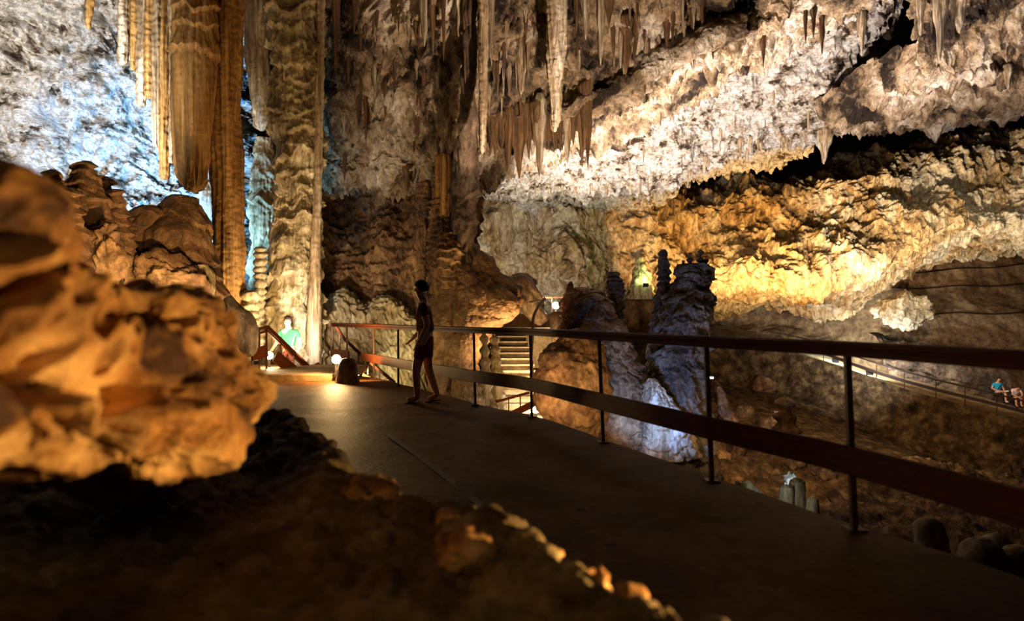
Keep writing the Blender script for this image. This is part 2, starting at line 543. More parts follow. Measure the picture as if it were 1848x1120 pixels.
xs = (-420, -160, 60, 240, 370, 455)
sheet('wall_left', [Rw(-420, xs, (11, 11.5, 12, 13, 14, 16)), Rw(-100, xs, (14, 15, 16, 16.8, 18, 20)),
                    Rw(120, xs, (15, 16.5, 17.8, 19, 20.5, 23)), Rw(300, xs, (16, 17.5, 19, 20, 21.5, 24)),
                    Rw(440, xs, (15.5, 16.5, 18, 19.5, 21, 25)), Rw(640, xs, (13, 14, 16, 18, 21, 26))], 460, 420, d_left, M_WHITE)


def d_ceil(p):
    drip = flutes(p, 1.5, 3, .22)
    w = np.clip(.5 + 1.2 * gn(p * .33, 40), 0, 1)
    return .55 * fbm(p * .4, 3, 11) + w * (.25 * drip + .08 * flutes(p, 5.5, 6, .25)) + (1.1 - .5 * w) * crag(p, 15), w * 1.1 * spikes(p, 2.4, 18)


# near ceiling and upper wall, ending in a ledge that runs diagonally up the hall
xs = (578, 600, 640, 740, 860, 940, 1010, 1065, 1160, 1260, 1400, 1560, 1760)
eb = (335, 330, 320, 312, 285, 228, 212, 196, 160, 108, 40, -40, -140)
Yb = (21, 20.5, 20.2, 19.8, 19.4, 19.2, 19.2, 19.2, 19.4, 19.6, 19.8, 20, 20)
rows = []
for k, (f, dy) in enumerate(((0, -7.8), (.3, -4.6), (.55, -2.6), (.78, -1.1), (.93, -.25), (1.0, 0))):
    rows.append([P(x, -420 + (e + 420) * f, Y + dy) for x, e, Y in zip(xs, eb, Yb)])
last = rows[-1]
rows.append([v + S3(0, 1.2, .12) for v in last]); rows.append([v + S3(0, 3.5, .1) for v in last]); rows.append([v + S3(0, 7, .3) for v in last])
sheet('ceiling', rows, 460, 640, d_ceil, M_CEIL)


bl_x = (1000, 1030, 1080, 1130, 1180, 1230, 1290, 1350)
bl_t = (196, 170, 142, 116, 88, 62, 34, 8); bl_b = (226, 212, 190, 168, 144, 118, 90, 66)
rows = [[P(x, t - 6, 20.4) for x, t in zip(bl_x, bl_t)], [P(x, t, 19.1) for x, t in zip(bl_x, bl_t)], [P(x, t + (b - t) * .4, 18.55) for x, t, b in zip(bl_x, bl_t, bl_b)],
        [P(x, t + (b - t) * .85, 18.7) for x, t, b in zip(bl_x, bl_t, bl_b)], [P(x, b, 19.3) for x, b in zip(bl_x, bl_b)], [P(x, b - 4, 21.5) for x, b in zip(bl_x, bl_b)]]
sheet('ceiling.003', rows, 110, 320, lambda p: .16 * fbm(p * .8, 3, 28) + .06 * ridged(p * 2.2, 3, 29), M_CEIL)


def d_bright(p):
    drip = flutes(p, 1.3, 33, .25)
    return .5 * fbm(p * .35, 3, 31) + 1.15 * crag(p, 35, .85) + .10 * drip, .8 * spikes(p, 1.9, 38)


xs = (800, 900, 980, 1060, 1150, 1230, 1290, 1400, 1500, 1560, 1596)
lo = (318, 338, 352, 346, 344, 330, 292, 258, 246, 215, 190)
top = (240, 190, 170, 140, 90, 40, 0, -60, -120, -160, -190)
rows = [[P(x + (max(0, (x - 1480)) * .9 * (1 - max(f, 0)) ** 1.5), t + (l - t) * f, 22.5 + 8.5 * max(f, 0) ** .9) for x, l, t in zip(xs, lo, top)] for f in (-.25, 0, .25, .5, .75, .92, 1)]
last = rows[-1]
rows.append([v + S3(0, .9, .35) for v in last]); rows.append([v + S3(0, 3, .7) for v in last]); rows.append([v + S3(0, 8, .5) for v in last])
sheet('ceiling.001', rows, 480, 600, d_bright, M_WHITE)

# ceiling hollow at the far side, a separate swelling with shade beneath
xs = (1610, 1650, 1720, 1800, 1900, 2050)
lo = (80, 128, 138, 130, 136, 130)
rows = [[P(x + (35 if x < 1700 else 0) * f - 20 * (1 - f), -300 + (l + 300) * f, 16 + 6.5 * f) for x, l in zip(xs, lo)] for f in (0, .35, .6, .8, .95, 1)]
last = rows[-1]
rows.append([v + S3(0, .9, .25) for v in last]); rows.append([v + S3(0, 4, .5) for v in last]); rows.append([v + S3(0, 9, .4) for v in last])
sheet('ceiling.002', rows, 200, 200, d_bright, M_CEIL)


def d_far(p):
    drip = flutes(p, .9, 53, .18)
    w = np.clip(.45 + 1.3 * gn(p * .22, 58), 0, 1)
    return .7 * fbm(p * .25, 3, 51) + w * (.40 * drip + .20 * flutes(p, 2.6, 57, .12) + .10 * flutes(p, 5.5, 56, .12)) + (1.15 - .8 * w) * 1.5 * crag(p, 55, .55), w * .7 * spikes(p, 1.2, 59)


xs = (760, 860, 960, 1040, 1130, 1230, 1330, 1420, 1510, 1600, 1700, 1800, 1920, 2080)
tp = (150, 170, 190, 200, 240, 335, 335, 315, 292, 272, 250, 232, 222, 215)
bt = (610, 600, 560, 540, 540, 548, 542, 540, 535, 500, 450, 440, 450, 460)
Yt = (36, 37, 38, 39, 40, 41, 41, 41, 41, 41, 41, 41, 40, 39)
rows = [[P(x, t, Y + 5) for x, t, Y in zip(xs, tp, Yt)]]
for f, dy in ((0, 2.5), (.12, .4), (.35, 0), (.6, -1.2), (.8, -2.2), (.93, -1.6), (1.0, .8), (1.12, 3)):
    rows.append([P(x, t + (b - t) * f, Y + dy * (1.0 if x > 1250 else .7 if x > 1200 else .1 if x > 1080 else .6)) for x, t, b, Y in zip(xs, tp, bt, Yt)])
sheet('wall_back', rows, 420, 700, d_far, M_FAR)


# dark back of the fissure beside the great column, and the closure of the cave around the hall
def d_big(p): return .8 * fbm(p * .3, 4, 61)


sheet('wall_side', [[S3(-15, 28, 20), S3(-8, 30, 20), S3(-3, 30, 20)], [S3(-15, 28, 6), S3(-8, 30, 6), S3(-3, 30, 6)], [S3(-15, 26, -3), S3(-8, 28, -3), S3(-3, 28, -3)]],
      60, 60, d_big, M_DARK)


# fluted dark wall behind the railing, tiers of flowstone above a hem of slanting pleats
def d_flow(p):
    t = np.clip((p[:, 2] - 1.3) / 1.0, 0, 1)
    low = .14 * flutes(p @ np.array([[1, 0, 0], [0, 1, 0], [.30, 0, 1]]), 4.6, 71, .05) + .03 * fbm(p * 6, 2, 70)
    up = .26 * tiers(p, .42, 72, .8) + .06 * flutes(p, 9, 75, .12) + .35 * crag(p, 76)
    return .4 * fbm(p * .35, 2, 77) + t * up + (1 - t) * low


xs = (540, 610, 690, 760, 815, 862)
sheet('wall_middle', [Rw(240, xs, (20.5, 20.5, 20.5, 20.2, 20, 21)), Rw(350, xs, (21, 21.6, 21.6, 21, 20.6, 21.5)), Rw(470, xs, (20.4, 21, 21, 20.6, 20, 21)),
                      Rw(560, xs, (19.6, 20, 20.2, 20, 19.4, 20.5)), Rw(640, xs, (18.8, 19.2, 19.4, 19.4, 19, 20)), Rw(740, xs, (18, 18.2, 18.6, 19, 19, 20))],
      420, 380, d_flow, M_FLOW)

xs = (584, 620, 660, 700, 740, 775)
o = sheet('flowstone_curtain', [[P(x, y, Y) for x, y, Y in zip(xs, (560, 520, 545, 528, 560, 590), (19.6, 20.2, 20.3, 20.3, 20.2, 20))], [P(x, y, Y) for x, y, Y in zip(xs, (572, 540, 562, 546, 574, 600), (18.9, 19.2, 19.3, 19.3, 19.2, 19.4))], Rw(606, xs, (18.5, 18.7, 18.8, 18.9, 18.9, 19.2)), Rw(650, xs, (18.0, 18.2, 18.4, 18.5, 18.6, 19)),
                                Rw(730, xs, (17.4, 17.6, 17.8, 18, 18.2, 18.8))], 240, 300,
          lambda p: .12 * flutes(p @ np.array([[1, 0, 0], [0, 1, 0], [.32, 0, 1]]), 5.2, 171, .05) + .10 * tiers(p, .5, 172) + .10 * fbm(p * .9, 2, 173) + .02 * fbm(p * 7, 2, 174), M_FLOWP, kind=None)
tag(o, 'pale slanting pleated flowstone curtain low behind the end of the railing', 'flowstone')

# ------------------------------------------------------------------ ground
# walkway, edge measured at the feet of the railing posts
EDGE = [(2.75, 1.2), (2.62, 2.0), (2.36, 3.1), (2.02, 3.85), (1.56, 4.98), (.97, 6.51), (.36, 8.08), (-.36, 9.24), (-1.80, 11.86), (-2.55, 13.2), (-3.30, 14.2), (-3.95, 15.4)]
EDGE_P = cr(np.array(EDGE), 90)


def walk_disp(x, y):
    p = np.stack([x, y, 0 * x], -1)
    return .012 * fbm(p * 1.3, 3, 81) + .004 * fbm(p * 6, 2, 83)


us = np.linspace(0, 1, 70) ** .8
V = []
for ex, ey in EDGE_P:
    x = -6.5 + (ex + 6.5) * us; y = np.full(70, ey) if True else 0
    V.append(np.stack([x, y, walk_disp(x, y)], -1))
V = np.array(V)
# rounded outer lip and the outer face of the slab
lip = V[:, -1:, :] + np.array([[[.03, 0, -.02], [.05, 0, -.08], [.06, 0, -.8], [.10, 0, -7.0]]])
V = np.concatenate([V, lip], 1)
tag(link('floor', mesh_np('floor', V.reshape(-1, 3), grid_quads(V.shape[0], V.shape[1])), M_CONC), kind='structure')
# narrow drain groove line along the walk: a raised screed bead
bm = bmesh.new()
sweep_bm(bm, [P(700, 784, 1478 / 213), P(760, 826, 1478 / 255), P(830, 880, 1478 / 309), P(930, 965, 1478 / 394)], [(-.03, -.01), (.03, -.01), (.03, .004), (-.03, .004)])
tag(bm_obj('trim_1', bm, M_STRAP), kind='structure')
# low landing step at the far end
bm = bmesh.new(); box_bm(bm, (-6.4, 12.75, -.05), (-3.28, 15.4, .12))
tag(bm_obj('floor.001', bm, M_STEP, bevel=.02), kind='structure')


def d_gr(p): return .5 * fbm(p * S3(.3, .3, .3), 3, 91) + .8 * crag(p, 93)


# ground between the stairs, the great column and the pit
sheet('floor.002', [[S3(-16, 26, 0), S3(-9, 26, -.2), S3(-4, 26, -1.5), S3(1, 29, .2), S3(6, 30, -1.6)],
                    [S3(-14, 21, 0), S3(-8, 21, -.2), S3(-4, 21, -1.4), S3(1, 22, -2.2), S3(6, 24, -3.2)],
                    [S3(-13, 16, .1), S3(-7, 16, -.5), S3(-3, 17, -1.3), S3(1, 16, -3.2), S3(6, 17, -4.6)],
                    [S3(-13, 11, .2), S3(-7.5, 11, .1), S3(-5.5, 12, -2.5), S3(1.5, 9, -4), S3(6, 9, -5.2)]], 130, 170, d_gr, M_DARK, face=(0, 16, 30))

# far path edge
PATH = [P(1040, 586, 45), P(1110, 590, 46), P(1200, 600, 46), P(1290, 612, 46), P(1440, 636, 44), P(1582, 686, 40), P(1687, 717, 38), P(1808, 748, 36), P(1960, 790, 34), P(2100, 830, 33)]
PATHC = cr(np.array(PATH), 80)


def d_path(p): return .02 * fbm(p * .8, 2, 97)


sheet('floor.003', [[v + S3(0, 5.6, 1.1) for v in PATHC[::8]], [v + S3(0, 2, .32) for v in PATHC[::8]], [v + S3(0, .0, 0) for v in PATHC[::8]]], 24, 120, d_path, M_STEP, face=(0, 40, 60))


# slope of packed earth above the far path
def d_slope(p): return .35 * fbm(p * .3, 3, 101) + .10 * fbm(p * 1.5, 3, 103) + .12 * ridged(p * S3(.7, .7, .7), 3, 105) * np.clip((8 - p[:, 0]) / 6 + 1.2, .15, 1)


xs = (1060, 1180, 1290, 1400, 1500, 1600, 1700, 1850, 2050)
t_y = (540, 542, 545, 540, 505, 462, 432, 428, 440); t_Y = (40, 40.5, 41, 42, 43, 45.5, 48, 48.5, 48)
b_y = [float(CY + (CAMZ - (v[2] + 1.05)) * F / (v[1] + 5.4)) for v in (PATHC[np.argmin(np.abs(CX + PATHC[:, 0] * F / PATHC[:, 1] - x))] for x in xs)]
b_Y = [float(PATHC[np.argmin(np.abs(CX + PATHC[:, 0] * F / PATHC[:, 1] - x))][1] + 5.4) for x in xs]
b_Y = [max(v, 40.5) for v in b_Y]
rows = []
for f in (-.12, 0, .3, .6, .85, 1):
    g = max(f, 0)
    rows.append([P(x, ty + (by - ty) * f, max(tY, bY) * (1 - g) + bY * g + (4 if f < 0 else 0)) for x, ty, by, tY, bY in zip(xs, t_y, b_y, t_Y, b_Y)])
rows.append([P(x, by + 12, bY) for x, by, bY in zip(xs, b_y, b_Y)])
rows = rows[:-2]
back = [(lambda c: c[np.argmin(np.abs(CX + c[:, 0] * F / c[:, 1] - x))])(PATHC + S3(0, 5.2, .95)) for x in xs]
rows.append(back); rows.append([v + S3(0, -.5, -.8) for v in back])
sheet('floor.004', rows, 200, 300, d_slope, M_EARTH)


# retaining wall of rubble under the far path, running down to the floor of the pit
def d_ret(p):
    t = np.clip((p[:, 1] - 30) / 3, 0, 1)
    return t * (.20 * (0.6 - cells(p * 1.7, 3)) + .12 * fbm(p * 1.2, 3, 111)) + (1 - t) * (.5 * fbm(p * .3, 3, 113) + .7 * crag(p, 115))


pe = PATHC[::8]
sheet('wall_right', [[v + S3(0, .02, .02) for v in pe], [v + S3(0, -.25, -1.3) for v in pe], [v + S3(0, -.6, -2.6) for v in pe], [S3(v[0] * .96, v[1] - 2.4, v[2] - 3.2) for v in pe],
                     [S3(v[0] * .8, 28 - .2 * i, -4.3 - .12 * i) for i, v in enumerate(pe)], [S3(v[0] * .6 + 1, 20, -5.2) for v in pe],
                     [S3(v[0] * .42 + 1.6, 12, -5.6) for v in pe], [S3(v[0] * .35 + 1.2, 3, -5.6) for v in pe]], 260, 300, d_ret, M_RUBBLE, face=(3, 10, 25))

# the unseen rear of the hall keeps the dark in
sheet('wall_rear', [[S3(-22, 14, 18), S3(-22, -8, 18), S3(0, -12, 18), S3(22, -8, 18), S3(30, 16, 18)], [S3(-22, 14, -6), S3(-22, -8, -6), S3(0, -12, -6), S3(22, -8, -6), S3(30, 16, -6)]],
      30, 60, d_big, M_DARK, face=(0, 10, 3))

# ================================================================== RAILING of the walkway
# feet of the posts (photo pixel of foot, head) on the level walkway
FEET = [(1848 + 330, 1215, 2130), (1541.7, 955.6, 1529), (1284.7, 868, 1274.6), (1088.6, 798, 1081), (960, 753, 957), (858, 731, 855), (719, 696, 718.5), (675, 683, 674.5), (627, 673, 626), (602, 668, 600)]
POSTS = [(S3(2.74, .55, 0), S3(2.72, .55, 1.0))]
for fx, fy, hx in FEET:
    Y = CAMZ * F / (fy - CY)
    POSTS.append((S3((fx - CX) / F * Y, Y, 0), S3((hx - CX) / F * Y, Y, 1.0)))
rail = empty('railing', POSTS[5][0], 'long wooden handrail on thin steel posts along the edge of the concrete walkway', 'railing')
rl = lambda v: np.asarray(v, float) - POSTS[5][0]
hp = cr(np.array([rl(b) for a, b in POSTS]), 120)
bm = bmesh.new()
sweep_bm(bm, hp, [(-.05, -.022), (.05, -.022), (.05, .008), (.042, .014), (.042, .022), (.052, .030), (.052, .052), (.03, .060), (-.03, .060), (-.052, .052), (-.052, .030), (-.042, .022), (-.042, .014), (-.05, .008)])
bm_obj('handrail', bm, M_WOOD, rail)
fp = cr(np.array([rl(a + (b - a) * .40) for a, b in POSTS]), 240)
bz = lambda v, off: v + S3(-.035, -.03, off)


def board(pts, h, th, parent, mat, name='lower_board'):
    bm = bmesh.new(); sweep_bm(bm, pts, rect(th, h, -h / 2))
    return bm_obj(name, bm, mat, parent, bevel=.006)


# the lower board runs from the near end to a gap close to the last posts, then a short piece closes the rail
sx = CX + (fp[:, 0] + POSTS[5][0][0]) * F / (fp[:, 1] + POSTS[5][0][1])
i1 = int(np.argmin(np.abs(sx - 655))); i2 = int(np.argmin(np.abs(sx - 634)))
board([bz(v, 0) for v in fp[:i1]], .16, .035, rail, M_WOOD)
board([bz(v, 0) for v in fp[i2:]], .17, .035, rail, M_WOOD)
for k, (a, b) in enumerate(POSTS):
    bm = bmesh.new(); sweep_bm(bm, [rl(a) + S3(0, 0, -.01), rl(b) + S3(0, 0, -.02)], rect(.032, .032, -.016) if k else rect(.04, .04, -.02), up=(0, 1, 0))
    po_ = bm_obj('post', bm, M_STEEL, rail)
    bm = bmesh.new(); box_bm(bm, rl(a) + S3(-.05, -.05, -.005), rl(a) + S3(.05, .05, .012))
    bm_obj('base_plate', bm, M_STEEL, po_)


def simple_rail(name, pix, posts, boards, label, h_top=.06, wt=.07, mat=M_WOOD, wood=M_WOOD, group=None, pr=.016, double=False):
    """railing from pixel+distance paths: pix handrail path; posts [(px, top, foot, Y)]; boards [([pts], height)]"""
    base = P(*pix[0]); o = empty(name, base, label, 'railing', group)
    bm = bmesh.new(); sweep_bm(bm, [P(*q) - base for q in pix], rect(wt, h_top, -h_top / 2)); bm_obj('handrail', bm, mat, o, bevel=.008)
    if double:
        bm = bmesh.new(); sweep_bm(bm, [P(*q) - base + S3(0, 0, -.09) for q in pix], rect(wt * .8, .035, -.02)); bm_obj('under_rail', bm, mat, o)
    for px, t, f, Y in posts:
        bm = bmesh.new(); sweep_bm(bm, [P(px, t, Y) - base, P(px, f, Y) - base], rect(2 * pr, 2 * pr, -pr), up=(0, 1, 0)); bm_obj('post', bm, M_STEEL, o)
    for pts, h in boards:
        bm = bmesh.new(); sweep_bm(bm, [P(*q) - base + S3(0, -.04, 0) for q in pts], rect(.03, h, -h / 2)); bm_obj('board', bm, wood, o, bevel=.004)
    return o


simple_rail('stair_railing', [(437, 602, 13.6), (482, 589, 14.2), (556, 660, 15.2)],
            [(437, 604, 634, 13.6), (455, 600, 668, 13.8), (468, 596, 668, 14), (481, 592, 672, 14.2), (506, 614, 678, 14.5), (530, 637, 680, 14.8), (551, 657, 680, 15.1)],
            [([(456, 640, 13.75), (484, 632, 14.15)], .24), ([(498, 642, 14.35), (545, 680, 14.95)], .25)],
            'brown wooden stair railing that peaks and slopes down beside the pale column foot', wt=.08, double=True)
simple_rail('stair_railing', [(606, 588, 15.6), (622, 612, 15.6), (650, 638, 15.5), (712, 690, 15.2)],
            [(613, 600, 652, 15.6), (647, 636, 690, 15.5), (664, 650, 696, 15.4), (685, 668, 700, 15.3)],
            [([(655, 676, 15.45), (712, 706, 15.2)], .10)], 'dark curved handrail of the descending stairs behind the end of the wooden railing', wt=.06)
simple_rail('stair_railing', [(553, 667, 16.6), (574, 655, 16.8), (590, 671, 17)], [(571, 657, 676, 16.8), (554, 668, 676, 16.6)], [], 'small pale railing corner low behind the stone landing step', h_top=.05, wt=.05, pr=.012)
simple_rail('landing_railing', [(842, 738, 16.9), (905, 722, 17.2), (955, 708, 17.6)], [(918, 719, 748, 17.3), (939, 713, 752, 17.45), (872, 731, 744, 17.0)],
            [([(922, 748, 17.2), (970, 724, 17.5)], .17)], 'dark wooden railing slanting across the lit landing below the stairs', wt=.06)
simple_rail('upper_path_railing', [(962, 537, 27.6), (1000, 536.5, 27.7), (1050, 537, 27.8)], [(978, 538, 567, 27.6), (996, 538, 567, 27.65), (1014, 538, 567, 27.7), (1032, 538, 567, 27.8)], [],
            'thin dark railing at the head of the stairs before the bright lamp', h_top=.05, wt=.05)
# iron handrail that curls down the side of the stairs
hr = empty('stair_handrail', P(962, 690, 19.8), 'dark iron handrail curling down beside the lit stone steps', 'handrail')
q = cr(np.array([P(983, 538, 22.0), P(972, 552, 21.6), P(963, 572, 21.2), (P(961, 600, 20.8)), P(959, 645, 20.3), P(963, 690, 19.8)]), 40) - P(962, 690, 19.8)
bm = bmesh.new(); sweep_bm(bm, q, circ(.045), up=(0, 1, 0)); bm_obj('handrail', bm, M_STEEL, hr, smooth=True)
bm = bmesh.new(); sweep_bm(bm, cr(np.array([P(955, 545, 22.2), P(985, 541, 22.2)]), 4) - P(962, 690, 19.8), circ(.03)); bm_obj('top_bar', bm, M_STEEL, hr, smooth=True)
hr2 = empty('stair_handrail', P(905, 690, 20.4), 'dark iron handrail at the mound side of the stone steps', 'handrail')
q = cr(np.array([P(872, 571, 21.6), P(884, 572, 21.4), P(890, 600, 21.2), P(900, 640, 20.8), P(903, 690, 20.4)]), 30) - P(905, 690, 20.4)
bm = bmesh.new(); sweep_bm(bm, q, circ(.035), up=(0, 1, 0)); bm_obj('handrail', bm, M_STEEL, hr2, smooth=True)

# railings of the far path
po = cr(np.array([P(1395, 600, 44.6), P(1440, 617, 44), P(1535, 648, 41.5), P(1582, 658.5, 40), P(1687, 686.5, 38), P(1808, 717, 36), P(1960, 757, 34)]), 40)
fr = empty('path_railing', PATHC[20], 'thin dark railing with lower bar along the far sloping path below the boulder', 'railing')
bs = PATHC[20]
pa = [v for v in PATHC if 1380 < CX + v[0] * F / v[1] < 1990]
bm = bmesh.new(); sweep_bm(bm, [v + S3(0, .1, .98) - bs for v in pa], rect(.09, .08)); bm_obj('handrail', bm, M_STRAP, fr)
bm = bmesh.new(); sweep_bm(bm, [v + S3(0, .1, .38) - bs for v in pa], rect(.05, .17)); bm_obj('board', bm, M_STRAP, fr)
L = 0
for a, b in zip(pa, pa[1:]):
    L += np.linalg.norm(b - a)
    if L > 1.35:
        L = 0
        bm = bmesh.new(); sweep_bm(bm, [b + S3(0, .1, .0) - bs, b + S3(0, .1, .98) - bs], rect(.035, .035, -.017), up=(0, 1, 0)); bm_obj('post', bm, M_STEEL, fr)
fr2 = empty('path_railing', PATHC[2], 'distant thin railing along the pale path behind the dark stalagmite column', 'railing')
bs2 = PATHC[2]
pa = [v for v in PATHC if CX + v[0] * F / v[1] < 1385]
bm = bmesh.new(); sweep_bm(bm, [v + S3(0, .1, .50 + .3 * min(1, i / 30)) - bs2 for i, v in enumerate(pa)], rect(.08, .09)); bm_obj('handrail', bm, M_STRAP, fr2)
for v in pa[1::2]:
    bm = bmesh.new(); sweep_bm(bm, [v + S3(0, .1, .0) - bs2, v + S3(0, .1, .6) - bs2], rect(.035, .035, -.017), up=(0, 1, 0)); bm_obj('post', bm, M_STEEL, fr2)

# ================================================================== STAIRS
st = empty('staircase', S3(0, 19.8, -1.5), 'lit staircase of worn stone steps rising between the mound and the boulder', 'staircase')
for i in range(13):
    cx = .02 + .10 * math.sin(i * .35) - .012 * i
    bm = bmesh.new()
    box_bm(bm, (cx - .62, .31 * i, -1.2), (cx + .66, .31 * i + .40, .17 * (i + 1) - .06))
    bm_obj('riser', bm, M_STEP, st)
    bm = bmesh.new(); box_bm(bm, (cx - .64, .31 * i - .05, .17 * (i + 1) - .06), (cx + .68, .31 * i + .40, .17 * (i + 1) + .005))
    bm_obj('tread', bm, M_STEP, st, bevel=.02)
bm = bmesh.new(); box_bm(bm, (-1.3, 17.0, -2.6), (1.3, 19.85, -1.5)); tag(bm_obj('floor.005', bm, M_STEP, bevel=.02), kind='structure')
bm = bmesh.new(); box_bm(bm, (-.9, 23.9, -.6), (3.4, 26.2, .80)); tag(bm_obj('floor.006', bm, M_STEP, bevel=.02), kind='structure')
bm = bmesh.new(); box_bm(bm, (-.9, 26.0, -.6), (3.8, 30, 1.31)); tag(bm_obj('floor.007', bm, M_STEP, bevel=.02), kind='structure')
# stairs that go down at the end of the walkway
st2 = empty('staircase', S3(-4.4, 15.4, 0), 'stone steps going down behind the end of the walkway', 'staircase')
for i in range(5):
    bm = bmesh.new(); box_bm(bm, (-1.5, .32 * i, -.17 * (i + 1) - .6), (.9, .32 * (i + 1), -.17 * (i + 1) + .1)); bm_obj('step', bm, M_STEP, st2, bevel=.015)

# ================================================================== LAMPS
M_GLOW = glow('lit_glass_warm', (1, .72, .36), 30)
M_GLOWW = glow('lit_glass_white', (1, .92, .80), 60)


def lamp(px, py, Y, r, W, col, label, mat, name='path_lamp', stand=.25):
    c = P(px, py, Y)
    o = empty(name, c + S3(0, 0, -stand), label, 'lamp')
    s = 4
    bm = bmesh.new(); bmesh.ops.create_uvsphere(bm, u_segments=20, v_segments=12, radius=r)
    g = bm_obj('globe', bm, mat, o, (0, 0, stand), smooth=True)
    bm = bmesh.new(); sweep_bm(bm, [S3(0, 0, 0), S3(0, 0, stand - r * .8)], circ(r * .35), up=(0, 1, 0)); bm_obj('stem', bm, M_LAMPB, o)
    bm = bmesh.new(); sweep_bm(bm, [S3(0, 0, -.02), S3(0, 0, .03)], circ(r * .9, 16), up=(0, 1, 0)); bm_obj('foot', bm, M_LAMPB, o)
    l = point(c + S3(0, -r * 1.3, r * .6), W, col, .05)
    return o


point(P(951, 642, 21.2), 22, (1, .80, .48), .03)
point(P(951, 674, 20.5), 22, (1, .80, .48), .03)
lamp(607, 648, 12.7, .085, 260, (1, .62, .24), 'round glowing lamp on the landing beside the dark stone post', M_GLOW, stand=.30)
lamp(486, 641, 14.6, .085, 60, (1, .80, .45), 'round glowing lamp behind the peaked stair railing', M_GLOW, stand=.35)
lamp(1003, 551, 27.2, .14, 520, (1, .84, .58), 'bright white lamp at the head of the stone steps', M_GLOWW, stand=.33)
lamp(967, 737, 18.3, .12, 70, (1, .93, .75), 'glowing lamp on the low landing at the foot of the boulder', M_GLOWW, stand=.3)


PATH_POINT = lambda px, w: (lambda c: c[np.argmin(np.abs(CX + c[:, 0] * F / c[:, 1] - px))])(PATHC + S3(0, w, w * .16))


def flood(px, py, Y, tx, ty, tY, W, col, label, s=.14, deg=120):
    c = P(px, py, Y); t = P(tx, ty, tY)
    if s == .3: c = PATH_POINT(px, .9) + S3(0, 0, .25); t = c + S3(1.6, 3.0, .35); s = .2
    o = empty('floodlight', c, label, 'floodlight', None)
    rot = (Vector(t) - Vector(c)).to_track_quat('-Z', 'Y').to_euler()
    bm = bmesh.new(); box_bm(bm, (-s, -s * .7, 0), (s, s * .7, s * .7))
    h = bm_obj('housing', bm, M_LAMPB, o, bevel=s * .1); h.rotation_euler = rot
    m = glow('lit_lens_' + label.split()[0], col, 14)
    bm = bmesh.new(); box_bm(bm, (-s * .88, -s * .6, -.012), (s * .88, s * .6, .002))
    g = bm_obj('lens', bm, m, h)
    d = (t - c) / np.linalg.norm(t - c)
    spot(c + d * .08 + S3(0, 0, s * 1.2), t, W, col, deg, .7, .05)
    return o


flood(1406, 746, 22.0, 1420, 700, 24, 60, (.85, .95, 1), 'small white floodlight low among the pit rocks')
flood(1574, 663, 42.0, 1600, 640, 46, 2000, (.92, .97, 1), 'white floodlight lying on the far path by its first railing post', .3, 160)
flood(1510, 645, 43.4, 1500, 625, 47, 1000, (.62, .90, 1), 'bluish floodlight on the far path uphill of the white one', .3, 160)
flood(1165, 513, 35.5, 1157, 488, 36.4, 110, (.62, 1, .42), 'greenish floodlight at the foot of the small lit stalagmite', .14, 130)
flood(1283, 681, 20.0, 1285, 740, 19.4, 16, (.60, .95, .90), 'tiny teal lamp above the slanting knobbly stalagmite', .08, 120)

# ================================================================== FORMATIONS
def bulbs(p, f, a, s=0):
    q = p + .12 / f * np.stack([gn(p * f * 1.3, s + 5), gn(p * f * 1.3, s + 6), gn(p * f * 1.3, s + 7)], -1)
    return a * np.sqrt(np.clip(1 - (cells(q * f, s) / .80) ** 2, 0, 1))


def knobs(f, a, s=0): return lambda p: a * (.55 - cells(p * f, s)) + .25 * a * fbm(p * f * 1.7, 3, s + 1)


def dcol(h, a, fl=.05, f=5.0, s=0): return lambda p: .8 * a * tiers(p, h * .55, s) + .8 * fl * flutes(p, 1.6 * f, s + 2, .05) + .7 * fl * flutes(p, 3.2 * f, s + 3, .04) + .5 * a * fbm(p * 1.1, 2, s + 4) + .03 * ridged(p * 5, 2, s + 5) + .12 * crag(p, s + 6)


def dflute(a, f, s=0, big=.0): return lambda p: 1.1 * a * flutes(p, 1.4 * f, s, .02) + .8 * a * flutes(p, 2.2 * f, s + 2, .03) + big * fbm(p * S3(1, 1, .35), 3, s + 5) + .02 * fbm(p * S3(7, 7, 9), 2, s + 7)


COL = 'column'
body('limestone_column', [(532, -80, 17.2, 46), (534, 60, 17.2, 44), (538, 200, 17.3, 40), (538, 320, 17.4, 36), (536, 400, 17.5, 38), (532, 500, 17.5, 44), (526, 580, 17.5, 50), (522, 690, 17.4, 60)], 260, 520,
     dcol(.85, .26, .05, 5, 2), M_FLOWP, 'massive pale column in stacked flowstone tiers rising behind the stair railing', COL)
body('limestone_column', [(580, -80, 17.0, 9), (578, 100, 17.0, 8), (574, 300, 17.0, 8), (569, 480, 17.0, 10), (564, 680, 17.0, 16)], 60, 260,
     dflute(.02, 6, 12, .03), M_PALE, 'slim straight pale shaft along the flank of the tiered column', COL)
body('limestone_column', [(412, -80, 15.6, 28), (412, 120, 15.6, 26), (411, 260, 15.6, 25), (412, 420, 15.6, 24), (414, 600, 15.6, 26)], 160, 420,
     dflute(.05, 5, 14, .12), M_DRAPE, 'tall brown fluted column beside the dark fissure', COL)
body('limestone_column', [(468, -80, 18.4, 24), (466, 60, 18.4, 22), (468, 160, 18.4, 18), (472, 220, 18.4, 10), (473, 236, 18.4, 2)], 110, 240,
     dflute(.07, 5, 16, .12), M_PALE, 'grey hanging wedge of dripstone between the brown column and tiered column', 'stalactite')
body('limestone_column', [(476, 250, 19.0, 12), (474, 340, 19.0, 20), (476, 450, 19.0, 22), (478, 600, 19.0, 26), (478, 700, 19.0, 30)], 110, 240,
     dcol(.8, .14, .04, 5, 18), M_PALE, 'bluish grey column half hidden behind thin cake-like stalagmite', COL)
